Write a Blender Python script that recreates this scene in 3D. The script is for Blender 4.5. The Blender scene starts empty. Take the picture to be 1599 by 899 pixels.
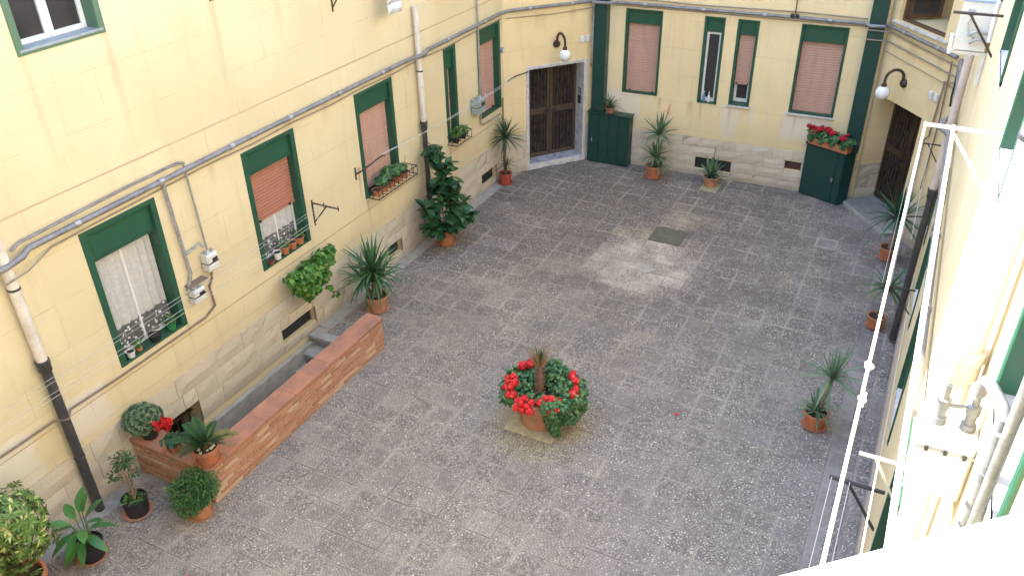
import bpy, bmesh, math, random
from mathutils import Vector, Matrix, Euler, noise as mnoise
R = math.radians
sc = bpy.context.scene
col = sc.collection
# ------------------------------------------------------------------ camera, sky, sun, exposure
H = 8.0
cam = bpy.data.cameras.new('camera'); camo = bpy.data.objects.new('camera', cam); col.objects.link(camo)
cam.sensor_width = 36; cam.lens = 36 * 1289.92 / 1599; cam.clip_start = 0.05; cam.clip_end = 500
def cam_axes():
    p, yaw, roll = .553534669, -.481320435, -.0201984826
    fw = Vector((math.sin(yaw) * math.cos(p), math.cos(yaw) * math.cos(p), -math.sin(p)))
    r = Vector((math.cos(yaw), -math.sin(yaw), 0)); u = r.cross(fw)
    return r * math.cos(roll) + u * math.sin(roll), -r * math.sin(roll) + u * math.cos(roll), fw
CR_, CU_, CF_ = cam_axes()
m = Matrix((CR_, CU_, -CF_)).transposed().to_4x4(); m.translation = (0, 0, H); camo.matrix_world = m
sc.camera = camo
SUN_E, SUN_B = R(30), R(10)
S = Vector((-math.cos(SUN_E) * math.cos(SUN_B), math.cos(SUN_E) * math.sin(SUN_B), math.sin(SUN_E)))
sc.world = bpy.data.worlds.new('World'); sc.world.use_nodes = True
wn = sc.world.node_tree; bg = wn.nodes['Background']
sky = wn.nodes.new('ShaderNodeTexSky'); sky.sky_type = 'NISHITA'; sky.sun_disc = False
sky.sun_elevation = SUN_E; sky.sun_rotation = math.atan2(S.x, S.y); sky.air_density = 1.0; sky.dust_density = 1.0; sky.ozone_density = 1.0
wn.links.new(sky.outputs[0], bg.inputs[0]); bg.inputs[1].default_value = 0.15
sl = bpy.data.lights.new('sun', 'SUN'); so = bpy.data.objects.new('sun', sl); col.objects.link(so)
sl.energy = 2.0; sl.angle = R(0.5); sl.color = (1, .97, .93)
so.rotation_euler = (-S).to_track_quat('-Z', 'Y').to_euler()
sc.view_settings.view_transform = 'Standard'; sc.view_settings.look = 'None'
sc.view_settings.exposure = 3.3; sc.view_settings.gamma = 1.0
sc.cycles.max_bounces = 8; sc.cycles.diffuse_bounces = 5

# ------------------------------------------------------------------ node helper and materials
class G:
    def __init__(s, name, rough=.8, spec=.3):
        s.mat = bpy.data.materials.new(name); s.mat.use_nodes = True; s.nt = s.mat.node_tree
        s.b = s.nt.nodes['Principled BSDF']; s.b.inputs['Roughness'].default_value = rough
        s.b.inputs['Specular IOR Level'].default_value = spec
    def n(s, t, ins=(), out=0, **kw):
        nd = s.nt.nodes.new('ShaderNode' + t)
        for k, v in kw.items(): setattr(nd, k, v)
        it = ins.items() if isinstance(ins, dict) else enumerate(ins)
        for k, v in it:
            if v is None: continue
            s.put(nd.inputs[k], v)
        return nd.outputs[out] if out is not None else nd
    def put(s, sock, v):
        if hasattr(v, 'is_linked') or isinstance(v, bpy.types.NodeSocket): s.nt.links.new(v, sock)
        else:
            if sock.type == 'RGBA' and len(v) == 3: v = (*v, 1)
            sock.default_value = v
    def m(s, op, a, b=None, c=None, clamp=False): return s.n('Math', [a, b, c], operation=op, use_clamp=clamp)
    def mix(s, f, a, b, mode='MIX'):
        nd = s.n('MixRGB', [f, a, b], out=None, blend_type=mode); return nd.outputs[0]
    def noise(s, vec, scale, detail=4, rough=.6, out=0): return s.n('TexNoise', {'Vector': vec, 'Scale': scale, 'Detail': detail, 'Roughness': rough}, out=out)
    def ramp(s, v, a, b, x=0., y=1.): return s.n('MapRange', [v, a, b, x, y], interpolation_type='SMOOTHSTEP')
    def pos(s): return s.n('NewGeometry', out=0)
    def objc(s): return s.n('TexCoord', out=3)
    def uv(s): return s.n('TexCoord', out=2)
    def xyz(s, v):
        nd = s.n('SeparateXYZ', [v], out=None); return nd.outputs
    def comb(s, x, y, z=0.): return s.n('CombineXYZ', [x, y, z])
    def isl(s):
        g = s.n('NewGeometry', out=None); return g.outputs['Random Per Island']
    def orand(s):
        g = s.n('ObjectInfo', out=None); return g.outputs['Random']
    def color(s, c): s.put(s.b.inputs['Base Color'], c); return s
    def bump(s, h, strength=.3, dist=.01):
        s.put(s.b.inputs['Normal'], s.n('Bump', {'Strength': strength, 'Distance': dist, 'Height': h})); return s
M = {}
def simple(name, c, rough=.6, var=.25, scale=8., metal=0., spec=.4, bump=.1, dirt=None):
    g = G(name, rough, spec); p = g.pos()
    n1 = g.noise(p, scale, 5); n2 = g.noise(p, scale * 6, 3)
    f = g.ramp(g.m('ADD', g.m('MULTIPLY', n1, .7), g.m('MULTIPLY', n2, .3)), .3, .7)
    d = dirt or tuple(x * (1 - var) for x in c)
    g.color(g.mix(f, d, tuple(min(1, x * (1 + var * .5)) for x in c)))
    g.b.inputs['Metallic'].default_value = metal
    g.put(g.b.inputs['Roughness'], g.ramp(n1, .3, .7, max(.05, rough - .12), min(1, rough + .12)))
    if bump: g.bump(n2, bump, .004)
    M[name] = g.mat; return g
def leafmat(name, c1, c2, c3=None, rough=.45, per='isl', trans=.0):
    g = G(name, rough, .35); r = g.isl() if per == 'isl' else g.orand()
    n1 = g.noise(g.pos(), 14, 3)
    c = g.mix(g.ramp(g.m('ADD', g.m('MULTIPLY', r, .75), g.m('MULTIPLY', n1, .3)), .1, .95), c1, c2)
    if c3: c = g.mix(g.m('GREATER_THAN', g.n('TexWhiteNoise', {'W': r}, noise_dimensions='1D'), .86), c, c3)
    g.color(c); M[name] = g.mat
    if trans:
        t = g.n('BsdfTranslucent', [c]); mx = g.n('MixShader', [trans, g.b.outputs[0], t])
        g.nt.links.new(mx, g.nt.nodes['Material Output'].inputs[0])
    return g
simple('terracotta', (.46, .155, .07), .8, .3, 9, dirt=(.36, .15, .085))
simple('terracotta_pale', (.47, .215, .12), .8, .3, 9, dirt=(.38, .19, .115))
simple('pot_red', (.38, .07, .04), .6, .2, 9)
simple('pot_black', (.025, .027, .032), .5, .3, 12)
simple('pot_white', (.75, .73, .7), .5, .1, 12)
simple('pot_green', (.03, .2, .07), .5, .2, 12)
simple('soil', (.05, .036, .026), .95, .5, 40, bump=.6)
simple('pebble', (.7, .69, .66), .6, .2, 20)
simple('green_paint', (.012, .082, .045), .45, .28, 5, dirt=(.026, .075, .048))
simple('green_paint_weathered', (.075, .16, .10), .6, .3, 6, dirt=(.11, .17, .11))
simple('green_dark', (.007, .045, .038), .42, .3, 4, dirt=(.02, .052, .043))
simple('white_frame', (.72, .71, .68), .4, .12, 6)
simple('white_pipe', (.68, .64, .58), .45, .2, 3, dirt=(.55, .49, .42))
simple('pink_pipe', (.62, .52, .46), .5, .2, 3)
simple('black_pipe', (.035, .035, .04), .45, .4, 5, dirt=(.07, .065, .065))
simple('grey_pipe', (.25, .25, .27), .5, .3, 7, metal=.2, dirt=(.16, .155, .16))
simple('galvanised', (.42, .43, .44), .45, .3, 14, metal=.5, dirt=(.3, .29, .28))
simple('pipe_grey_dark', (.19, .2, .2), .5, .3, 14, metal=.1)
simple('thin_cable', (.3, .25, .21), .7, .3, 6)
simple('rust_pipe', (.16, .1, .07), .8, .5, 20, dirt=(.2, .17, .14))
simple('iron', (.03, .024, .022), .55, .5, 25, dirt=(.07, .04, .025))
simple('iron_grey', (.06, .062, .07), .5, .4, 25, metal=.3)
simple('meter_white', (.66, .66, .63), .4, .15, 15)
simple('meter_grey', (.3, .36, .38), .5, .2, 15)
simple('plate_dark', (.03, .03, .035), .4, .3, 12)
simple('marble', (.62, .6, .58), .35, .2, 7, dirt=(.46, .45, .46))
simple('marble_wet', (.38, .38, .44), .3, .25, 7)
simple('sill_grey', (.33, .36, .38), .5, .3, 10)
simple('concrete', (.27, .255, .24), .9, .35, 5, bump=.5, dirt=(.19, .18, .165))
simple('concrete_pale', (.36, .34, .31), .9, .3, 6, bump=.5, dirt=(.26, .25, .22))
simple('ped_stone', (.42, .36, .25), .9, .3, 14, bump=.5, dirt=(.30, .27, .18))
simple('mortar', (.56, .47, .37), .95, .3, 15, bump=.6)
simple('stone_mortar', (.44, .38, .30), .95, .3, 12, bump=.6)
simple('brick_coping', (.41, .185, .115), .85, .22, 3.2, bump=.5, dirt=(.27, .14, .10))
simple('bronze', (.075, .05, .032), .4, .3, 12, metal=.35)
simple('bronze_light', (.115, .083, .058), .4, .25, 12, metal=.3)
simple('door_dark', (.034, .025, .025), .3, .4, 6)
simple('rope_white', (.78, .77, .74), .8, .08, 60, bump=.3)
simple('cord_grey', (.55, .55, .55), .8, .1, 30)
simple('cloth_white', (.75, .75, .78), .9, .06, 5)
simple('ac_white', (.70, .68, .62), .45, .1, 5)
simple('ac_blue', (.30, .38, .55), .5, .15, 5)
simple('bark', (.16, .105, .06), .9, .4, 30, bump=.8)
simple('bark_red', (.27, .16, .11), .9, .4, 30, bump=.8)
simple('bark_pale', (.30, .22, .14), .9, .4, 30, bump=.8)
simple('stem_green', (.12, .18, .06), .7, .3, 20)
simple('wood_brown', (.11, .06, .035), .5, .3, 8)
simple('room_wall', (.42, .40, .38), .9, .1, 3)
simple('room_dark', (.05, .045, .042), .9, .2, 3)
simple('bottle_blue', (.12, .28, .45), .25, .1, 9)
simple('plaster_cement', (.45, .38, .33), .9, .3, 4, bump=.3)
simple('vent_dark', (.035, .033, .036), .6, .4, 25)
simple('vent_brown', (.1, .055, .045), .7, .4, 25)
simple('basement_dark', (.010, .008, .008), .7, .4, 15)
g = G('lamp_globe', .25, .5); g.color((.78, .78, .76)); M['lamp_globe'] = g.mat
for nm in ('terracotta', 'terracotta_pale'):
    mt = M[nm]; nt = mt.node_tree; b_ = nt.nodes['Principled BSDF']; src = b_.inputs['Base Color'].links[0].from_socket; g = G.__new__(G); g.mat, g.nt, g.b = mt, nt, b_
    g.color(g.mix(g.m('MULTIPLY', g.ramp(g.noise(g.pos(), 6.5, 6, .75), .52, .72), .45), src, (.5, .36, .27)))
g = G('glass', .06, .5); g.color(g.mix(g.noise(g.pos(), 1.5, 2), (.028, .026, .027), (.055, .05, .05))); M['glass'] = g.mat
leafmat('leaf_geranium', (.035, .11, .045), (.08, .19, .07), (.13, .22, .08))
leafmat('leaf_bright', (.045, .15, .025), (.11, .26, .045), (.15, .26, .06), trans=.15)
leafmat('leaf_bush', (.035, .105, .022), (.085, .20, .045), (.13, .24, .08))
leafmat('leaf_bushdark', (.025, .085, .022), (.06, .155, .04), (.10, .20, .07))
leafmat('leaf_dark', (.02, .07, .032), (.055, .13, .055), per='obj')
leafmat('leaf_ficus', (.016, .06, .028), (.045, .12, .045), per='obj', rough=.35)
leafmat('leaf_yucca', (.028, .085, .035), (.075, .17, .06), per='obj')
leafmat('leaf_drac', (.028, .07, .035), (.07, .14, .06))
leafmat('leaf_aloe', (.075, .145, .08), (.16, .25, .14), per='obj')
leafmat('leaf_lily', (.03, .12, .035), (.075, .21, .05), per='obj', rough=.35)
leafmat('leaf_cycas', (.02, .07, .025), (.05, .12, .04))
leafmat('leaf_cycas_yellow', (.16, .18, .05), (.26, .23, .08))
leafmat('leaf_succulent', (.10, .18, .10), (.21, .29, .17))
leafmat('leaf_varieg', (.07, .15, .03), (.16, .25, .06), (.45, .48, .18))
leafmat('leaf_cyclamen', (.02, .07, .035), (.07, .13, .08))
leafmat('leaf_dry', (.24, .16, .09), (.36, .26, .16))
leafmat('leaf_bonsai', (.03, .09, .03), (.08, .15, .05), (.16, .07, .06))
leafmat('petal_red', (.40, .008, .016), (.72, .035, .035), (.82, .14, .11), rough=.6)
leafmat('petal_dark', (.33, .008, .02), (.52, .012, .035), rough=.6)
leafmat('petal_orange', (.55, .06, .015), (.7, .12, .03), rough=.6)

def boxmask(g, U, Z, b, soft=.06):
    f = g.ramp(U, b[0] - soft, b[0] + soft)
    f = g.m('MULTIPLY', f, g.ramp(U, b[1] - soft, b[1] + soft, 1, 0))
    f = g.m('MULTIPLY', f, g.ramp(Z, b[2] - soft, b[2] + soft))
    return g.m('MULTIPLY', f, g.ramp(Z, b[3] - soft, b[3] + soft, 1, 0))
def plaster(name, pale=(), streaks=(), joint_off=0., lines=(), base=(.69, .583, .368)):
    g = G(name, .88, .2); uv = g.uv(); x, z, _ = g.xyz(uv)
    d = g.m('MULTIPLY', g.m('SUBTRACT', g.noise(uv, 3.5, 5), .5), .35); d2 = g.m('MULTIPLY', g.m('SUBTRACT', g.noise(g.n('VectorMath', [uv, (7.3, 2.1, 0)], operation='ADD'), 3.0, 5), .5), .35)
    xd, zd = g.m('ADD', x, d), g.m('ADD', z, d2)
    big = g.noise(uv, .55, 4); fine = g.noise(uv, 30, 4)
    st = g.noise(g.comb(g.m('MULTIPLY', x, 4.0), g.m('MULTIPLY', z, .35)), 1.3, 5, .65)
    c = g.mix(g.ramp(big, .3, .72), tuple(v * .93 for v in base), (base[0] * 1.04, base[1] * 1.05, base[2] * 1.1))
    c = g.mix(g.m('MULTIPLY', g.ramp(st, .5, .8), .42), c, (.55, .44, .28))
    blot = g.ramp(g.noise(g.n('VectorMath', [uv, (3.1, 9.7, 0)], operation='ADD'), 1.7, 6, .7), .60, .74)
    c = g.mix(g.m('MULTIPLY', blot, .35), c, (.70, .61, .43))
    for b in pale:
        mk = g.m('MULTIPLY', boxmask(g, xd, zd, b[:4], b[5] if len(b) > 5 else .06), b[4])
        c = g.mix(mk, c, (.69, .64, .54))
    for (u, zt, ln, w, a) in streaks:
        k = g.m('MULTIPLY', g.ramp(g.m('ABSOLUTE', g.m('SUBTRACT', g.m('ADD', x, g.m('MULTIPLY', d, .12)), u)), 0, w, 1, 0), g.m('MULTIPLY', g.ramp(z, zt - ln, zt), g.ramp(z, zt, zt + .03, 1, 0)))
        c = g.mix(g.m('MULTIPLY', k, g.m('MULTIPLY', a, g.ramp(st, .3, .6, .5, 1))), c, (.38, .22, .12))
    # low damp dirt where the plaster meets the stone band
    c = g.mix(g.m('MULTIPLY', g.ramp(zd, .85, 1.5, 1, 0), .35), c, (.54, .44, .27))
    br = g.n('TexBrick', {'Vector': g.comb(g.m('ADD', x, joint_off), g.m('ADD', z, .13)), 'Scale': 1.0, 'Mortar Size': .009, 'Mortar Smooth': .3, 'Brick Width': 1.35, 'Row Height': .6, 'Bias': 0.}, out=1)
    br = g.m('MULTIPLY', br, g.ramp(g.noise(uv, 1.6, 4), .36, .62))
    c = g.mix(g.m('MULTIPLY', br, .22), c, (.38, .28, .17))
    c = g.mix(g.m('MULTIPLY', g.ramp(fine, .5, .8), .12), c, (.54, .45, .3))
    for zl_ in lines:
        c = g.mix(g.m('MULTIPLY', g.ramp(g.m('ABSOLUTE', g.m('SUBTRACT', z, zl_)), .004, .016, 1, 0), g.ramp(big, .3, .6, .35, .8)), c, (.40, .27, .15))
    g.color(c)
    g.bump(g.m('ADD', g.m('MULTIPLY', fine, .35), g.m('ADD', g.m('MULTIPLY', br, -1.2), g.m('MULTIPLY', st, .3))), .35, .01)
    M[name] = g.mat
plaster('plaster_left', lines=(4.09, 1.43), pale=[(0, 3.9, .9, 1.62, .95), (4.35, 4.95, 1.02, 1.62, .9)],
        streaks=[(6.35, 5.6, 1.6, .09, .35), (5.3, 5.6, 1.5, .08, .25), (8.0, 5.6, 1.5, .1, .3), (9.2, 5.6, 1.2, .1, .25), (10.55, 2.3, .8, .05, .8), (10.7, 1.62, .6, .06, .5), (11.7, 3.68, .6, .2, .5), (12.3, 3.7, .4, .15, .4),
                 (9.0, 3.66, .5, .2, .45), (9.9, 3.66, .5, .15, .35), (6.4, 1.58, .6, .05, .35), (13.6, 1.55, .6, .08, .4), (7.4, 3.6, .4, .1, .3), (15.2, 1.62, .5, .1, .3)])
plaster('plaster_far', joint_off=.4, base=(.785, .64, .38), pale=[(.35, 1.15, 1.1, 1.75, .8), (3.0, 3.4, .95, 1.75, .75), (3.6, 3.75, 1.4, 1.75, .5), (4.35, 5.3, 1.15, 1.75, .8), (1.3, 1.5, 1.45, 1.7, .5)],
        streaks=[(2.55, 1.7, .6, .06, .5), (3.2, 1.7, .7, .06, .4), (2.3, 1.7, .5, .1, .4), (4.6, 1.7, .6, .05, .4), (1.6, 1.7, .4, .08, .4), (5.0, 3.7, .4, .1, .4)])
plaster('plaster_chamfer', joint_off=.2, base=(.79, .62, .345), streaks=[(.9, 3.62, .5, .2, .35), (1.7, 3.62, .4, .15, .3)])
plaster('plaster_right', joint_off=.7, streaks=[(3.6, 3.6, 1.0, .08, .3), (8, 3.5, 1, .1, .3)])
# bossed stone
g = G('stone', .95, .15); p = g.pos(); r = g.orand()
c = g.mix(r, (.56, .485, .38), (.64, .565, .455)); n1 = g.noise(p, 5, 6, .7); n2 = g.noise(p, 38, 5, .7)
c = g.mix(g.m('MULTIPLY', g.ramp(n1, .45, .75), .5), c, (.47, .40, .315)); c = g.mix(g.m('MULTIPLY', g.ramp(n2, .5, .8), .45), c, (.27, .22, .165))
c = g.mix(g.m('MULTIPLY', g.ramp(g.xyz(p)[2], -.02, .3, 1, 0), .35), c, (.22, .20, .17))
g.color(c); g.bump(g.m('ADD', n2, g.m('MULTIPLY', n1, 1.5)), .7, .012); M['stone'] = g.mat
# bricks
g = G('brick', .9, .15); r = g.orand(); n1 = g.noise(g.pos(), 25, 4)
c = g.mix(r, (.36, .17, .105), (.50, .29, .185)); c = g.mix(g.m('GREATER_THAN', r, .8), c, (.52, .36, .25))
g.color(g.mix(g.m('MULTIPLY', g.ramp(n1, .5, .75), .5), c, (.52, .40, .30))); g.bump(n1, .5, .006); M['brick'] = g.mat
# roller shutters
for nm, a, b in (('shutter_salmon', (.44, .195, .135), (.39, .17, .115)), ('shutter_pink', (.56, .35, .28), (.49, .30, .24))):
    g = G(nm, .55, .3); p = g.pos(); n1 = g.noise(p, 6, 4); z = g.xyz(p)[2]
    st = g.noise(g.comb(g.m('MULTIPLY', g.xyz(p)[0], 5), g.m('MULTIPLY', g.xyz(p)[1], 5), g.m('MULTIPLY', z, .6)), 2, 4)
    g.color(g.mix(g.m('MULTIPLY', g.ramp(st, .45, .75), .35), g.mix(n1, a, b), (.34, .2, .16))); M[nm] = g.mat
# lace curtain
g = G('lace', .95, .1); uv = g.uv(); x, z, _ = g.xyz(uv)
v = g.n('TexVoronoi', {'Vector': uv, 'Scale': 38.}, feature='DISTANCE_TO_EDGE'); v2 = g.n('TexVoronoi', {'Vector': uv, 'Scale': 9.})
pat = g.m('MULTIPLY', g.ramp(v, .05, .25), .5); c = g.mix(pat, (.52, .51, .50), (.36, .35, .35)); c = g.mix(g.m('MULTIPLY', g.ramp(v2, .25, .45, 1, 0), .35), c, (.62, .61, .6))
hem = g.ramp(z, .33, .37, 1, 0); hol = g.ramp(g.n('TexVoronoi', {'Vector': uv, 'Scale': 16.}), .22, .38)
c = g.mix(g.m('MULTIPLY', hem, g.m('SUBTRACT', 1, g.m('MULTIPLY', hol, .92))), c, (.72, .71, .7)); c = g.mix(g.m('MULTIPLY', hem, g.m('MULTIPLY', hol, .85)), c, (.05, .05, .05))
g.color(c); M['lace'] = g.mat
# pressed concrete paving tiles with fans of little setts
PT, TX0, TY0 = .3875, -6.67, 4.565
def ell(g, x, y, cx, cy, rx, ry, a=.7, b=1.1):
    dx = g.m('DIVIDE', g.m('SUBTRACT', x, cx), rx); dy = g.m('DIVIDE', g.m('SUBTRACT', y, cy), ry)
    return g.ramp(g.m('SQRT', g.m('ADD', g.m('MULTIPLY', dx, dx), g.m('MULTIPLY', dy, dy))), a, b, 1, 0)
def floormat(name, tiles=True):
    g = G(name, .82, .3); p = g.pos(); x, y, _ = g.xyz(p)
    u = g.m('DIVIDE', g.m('SUBTRACT', x, TX0), PT); v = g.m('DIVIDE', g.m('SUBTRACT', y, TY0), PT)
    iu, iv = g.m('FLOOR', u), g.m('FLOOR', v)
    tr = g.n('TexWhiteNoise', {'Vector': g.comb(iu, iv)}, out=None, noise_dimensions='2D'); t1 = tr.outputs[0]; t2, t3, t4 = g.xyz(tr.outputs[1])
    wob = g.noise(p, 9, 2, out=1); wx, wy, _ = g.xyz(wob)
    fu = g.m('PINGPONG', g.m('ADD', u, g.m('MULTIPLY', g.m('SUBTRACT', wx, .5), .08)), 1.); fv = g.m('PINGPONG', g.m('ADD', v, g.m('MULTIPLY', g.m('SUBTRACT', wy, .5), .08)), 1.)
    flip = g.m('GREATER_THAN', t2, .72); fu = g.m('ABSOLUTE', g.m('SUBTRACT', flip, fu))
    rad = g.m('MULTIPLY', g.m('SQRT', g.m('ADD', g.m('MULTIPLY', fu, fu), g.m('MULTIPLY', fv, fv))), 10.5)
    ring = g.m('FLOOR', rad); ang = g.m('ARCTAN2', fv, fu)
    seg = g.m('ADD', g.m('MULTIPLY', g.m('DIVIDE', ang, 1.5708), g.m('ADD', g.m('MULTIPLY', g.m('ROUND', g.m('MULTIPLY', ring, 1.25)), 1.), 1.)), g.m('MULTIPLY', ring, .37))
    def line(f, w):
        fr = g.m('FRACT', f); e = g.m('MINIMUM', fr, g.m('SUBTRACT', 1, fr)); return g.ramp(e, w * .3, w, 1, 0)
    net = g.m('MAXIMUM', line(rad, .2), line(seg, .2))
    sett = g.n('TexWhiteNoise', {'Vector': g.comb(ring, g.m('FLOOR', seg), g.m('ADD', iu, g.m('MULTIPLY', iv, 17)))})
    big = g.noise(p, .45, 5, .65); mid = g.noise(p, 2.2, 6, .7); fine = g.noise(p, 55, 4, .7); mid2 = g.noise(g.n('VectorMath', [p, (13, 5, 0)], operation='ADD'), 1.3, 6, .72)
    c = g.mix(g.ramp(big, .35, .65), (.135, .122, .117), (.185, .172, .160))
    # per tile tint
    c = g.mix(g.m('MULTIPLY', t1, .38), c, (.205, .19, .172)); c = g.mix(g.m('MULTIPLY', g.m('GREATER_THAN', t3, .7), .32), c, (.118, .112, .116)); c = g.mix(g.m('MULTIPLY', g.m('GREATER_THAN', t4, .88), .26), c, (.26, .24, .21))
    c = g.mix(g.m('MULTIPLY', g.ramp(mid, .5, .75), .55), c, (.085, .076, .07)); c = g.mix(g.m('MULTIPLY', g.ramp(mid2, .55, .72), .35), c, (.26, .24, .215))
    # darker weathered back of the yard, lighter grey front
    jit = g.m('MULTIPLY', g.m('SUBTRACT', mid2, .5), 1.6); yj = g.m('ADD', y, jit); xj = g.m('ADD', x, jit)
    c = g.mix(g.m('MULTIPLY', g.ramp(yj, 10.0, 13.5), .68), c, (.082, .070, .067))
    tan = g.ramp(g.noise(g.n('VectorMath', [p, (2.7, 4.4, 0)], operation='ADD'), 1.1, 7, .75), .50, .63); c = g.mix(g.m('MULTIPLY', tan, g.m('MULTIPLY', g.m('MULTIPLY', g.ramp(yj, 7., 10.), g.ramp(yj, 14.5, 12.)), g.m('MULTIPLY', g.ramp(xj, -2.4, -3.6), .5))), c, (.27, .225, .175))
    dk = g.ramp(g.noise(g.n('VectorMath', [p, (8.3, 6.1, 0)], operation='ADD'), .7, 7, .72), .50, .64); c = g.mix(g.m('MULTIPLY', g.m('MULTIPLY', dk, g.ramp(yj, 6, 9)), .42), c, (.085, .077, .078))
    wm = g.ramp(g.noise(g.n('VectorMath', [p, (1.3, 7.1, 0)], operation='ADD'), .6, 5, .65), .45, .62); c = g.mix(g.m('MULTIPLY', wm, g.m('MULTIPLY', g.ramp(xj, -2.5, -4.5), .35)), c, (.24, .212, .178))
    c = g.mix(g.m('MULTIPLY', g.ramp(yj, 11.0, 4.5), .62), c, (.232, .222, .215))
    blob = g.ramp(g.noise(g.n('VectorMath', [p, (4.2, 8.8, 0)], operation='ADD'), .9, 7, .72), .47, .60); c = g.mix(g.m('MULTIPLY', g.m('MULTIPLY', blob, g.ramp(yj, 11.0, 13.0)), .75), c, (.066, .058, .056))
    blob2 = g.ramp(g.noise(g.n('VectorMath', [p, (9.2, 1.8, 0)], operation='ADD'), 1.4, 7, .75), .56, .64); c = g.mix(g.m('MULTIPLY', g.m('MULTIPLY', blob2, g.ramp(yj, 11.5, 13.5)), .5), c, (.235, .215, .20))
    c = g.mix(g.m('MULTIPLY', g.m('MULTIPLY', g.ramp(xj, -2.2, -.6), g.ramp(yj, 9, 15)), .4), c, (.185, .182, .19)); c = g.mix(g.m('MULTIPLY', g.ramp(xj, -3.4, -1.2), .5), c, (.165, .164, .178))  # glare and sky reflection painted into the colour: cooler, bluer paving on the right
    eu0 = g.m('FRACT', u); ev0 = g.m('FRACT', v); em0 = g.m('MINIMUM', g.m('MINIMUM', eu0, g.m('SUBTRACT', 1, eu0)), g.m('MINIMUM', ev0, g.m('SUBTRACT', 1, ev0)))
    em1 = g.m('ADD', em0, g.m('MULTIPLY', g.m('SUBTRACT', mid, .5), .35)); t5 = g.n('TexWhiteNoise', {'Vector': g.comb(g.m('ADD', iu, 31.7), iv)}, out=0, noise_dimensions='2D')
    far = g.ramp(yj, 9.5, 12.5); cen = g.m('MULTIPLY', g.ramp(em1, .06, .2), g.m('MULTIPLY', g.ramp(t5, .25, .9), g.m('ADD', .38, g.m('MULTIPLY', far, .32)))); c = g.mix(cen, c, (.082, .074, .074))
    c = g.mix(g.m('MULTIPLY', g.ramp(em1, .10, .0), g.m('MULTIPLY', g.m('ADD', .04, g.m('MULTIPLY', g.ramp(mid2, .44, .62), .5)), g.ramp(xj, -1.0, -3.5, .35, 1.))), c, (.285, .262, .235))
    c = g.mix(g.m('MULTIPLY', far, g.m('MULTIPLY', g.ramp(t5, .3, .0), .32)), c, (.235, .217, .203)); c = g.mix(g.m('MULTIPLY', far, g.m('MULTIPLY', g.ramp(mid2, .54, .40), .5)), c, (.07, .062, .061)); c = g.mix(g.m('MULTIPLY', dk, .32), c, (.082, .075, .076))
    c = g.mix(g.m('MULTIPLY', ell(g, xj, yj, -6.2, 15.7, 1.9, 1.5, .4, 1.1), .5), c, (.072, .063, .058))
    # pale washed-out area round the drain, yellow patch, dark wet stain, moss by the planter, strip along the wall
    tcx = g.m('MULTIPLY', g.m('ADD', g.m('ADD', iu, .5), 0), PT); tcx = g.m('ADD', g.m('MULTIPLY', g.m('ADD', tcx, TX0), .35), g.m('MULTIPLY', xj, .65)); tcy = g.m('ADD', g.m('MULTIPLY', g.m('ADD', g.m('MULTIPLY', g.m('ADD', iv, .5), PT), TY0), .35), g.m('MULTIPLY', yj, .65))
    c = g.mix(g.m('MULTIPLY', ell(g, tcx, tcy, -4.1, 13.35, 1.25, 1.35, .55, 1.05), g.ramp(mid, .38, .6, 1., .55)), c, (.39, .35, .315))
    c = g.mix(g.m('MULTIPLY', ell(g, tcx, tcy, -4.6, 14.55, .55, .5, .5, 1.1), g.ramp(mid, .35, .6, .7, .1)), c, (.38, .32, .23)); c = g.mix(g.m('MULTIPLY', ell(g, tcx, tcy, -3.9, 15.45, .7, .4, .4, 1.1), g.ramp(mid, .35, .6, .65, .1)), c, (.35, .305, .22))
    c = g.mix(g.m('MULTIPLY', ell(g, tcx, tcy, -1.6, 13.9, .45, .35, .3, 1.1), .3), c, (.33, .28, .18)); c = g.mix(g.m('MULTIPLY', ell(g, xj, yj, -6.2, 11.3, .9, .6, .3, 1.1), .4), c, (.3, .26, .22)); c = g.mix(g.m('MULTIPLY', ell(g, xj, yj, -5.5, 12.6, .8, .5, .3, 1.1), .35), c, (.28, .24, .2))
    c = g.mix(g.m('MULTIPLY', ell(g, xj, yj, -6.3, 15.6, 1.7, 1.3, .4, 1.1), .6), c, (.075, .066, .06)); c = g.mix(g.m('MULTIPLY', ell(g, xj, yj, -7.6, 11.9, .9, 1.0, .4, 1.1), .5), c, (.075, .07, .065))
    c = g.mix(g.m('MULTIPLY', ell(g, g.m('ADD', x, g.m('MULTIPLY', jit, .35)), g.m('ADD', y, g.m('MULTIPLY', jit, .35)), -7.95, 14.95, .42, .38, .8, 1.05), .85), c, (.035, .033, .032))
    c = g.mix(g.m('MULTIPLY', ell(g, g.m('ADD', x, g.m('MULTIPLY', jit, .5)), g.m('ADD', y, g.m('MULTIPLY', jit, .5)), -3.85, 7.8, .55, .35, .3, 1.1), g.ramp(fine, .3, .6, .3, .75)), c, (.16, .17, .06)); c = g.mix(g.m('MULTIPLY', ell(g, x, y, -3.95, 8.3, 1.0, .85, .5, 1.15), .4), c, (.30, .26, .15))
    c = g.mix(g.m('MULTIPLY', ell(g, xj, yj, -7.4, 4.2, .9, .9, .3, 1.1), .3), c, (.1, .09, .075))
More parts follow.
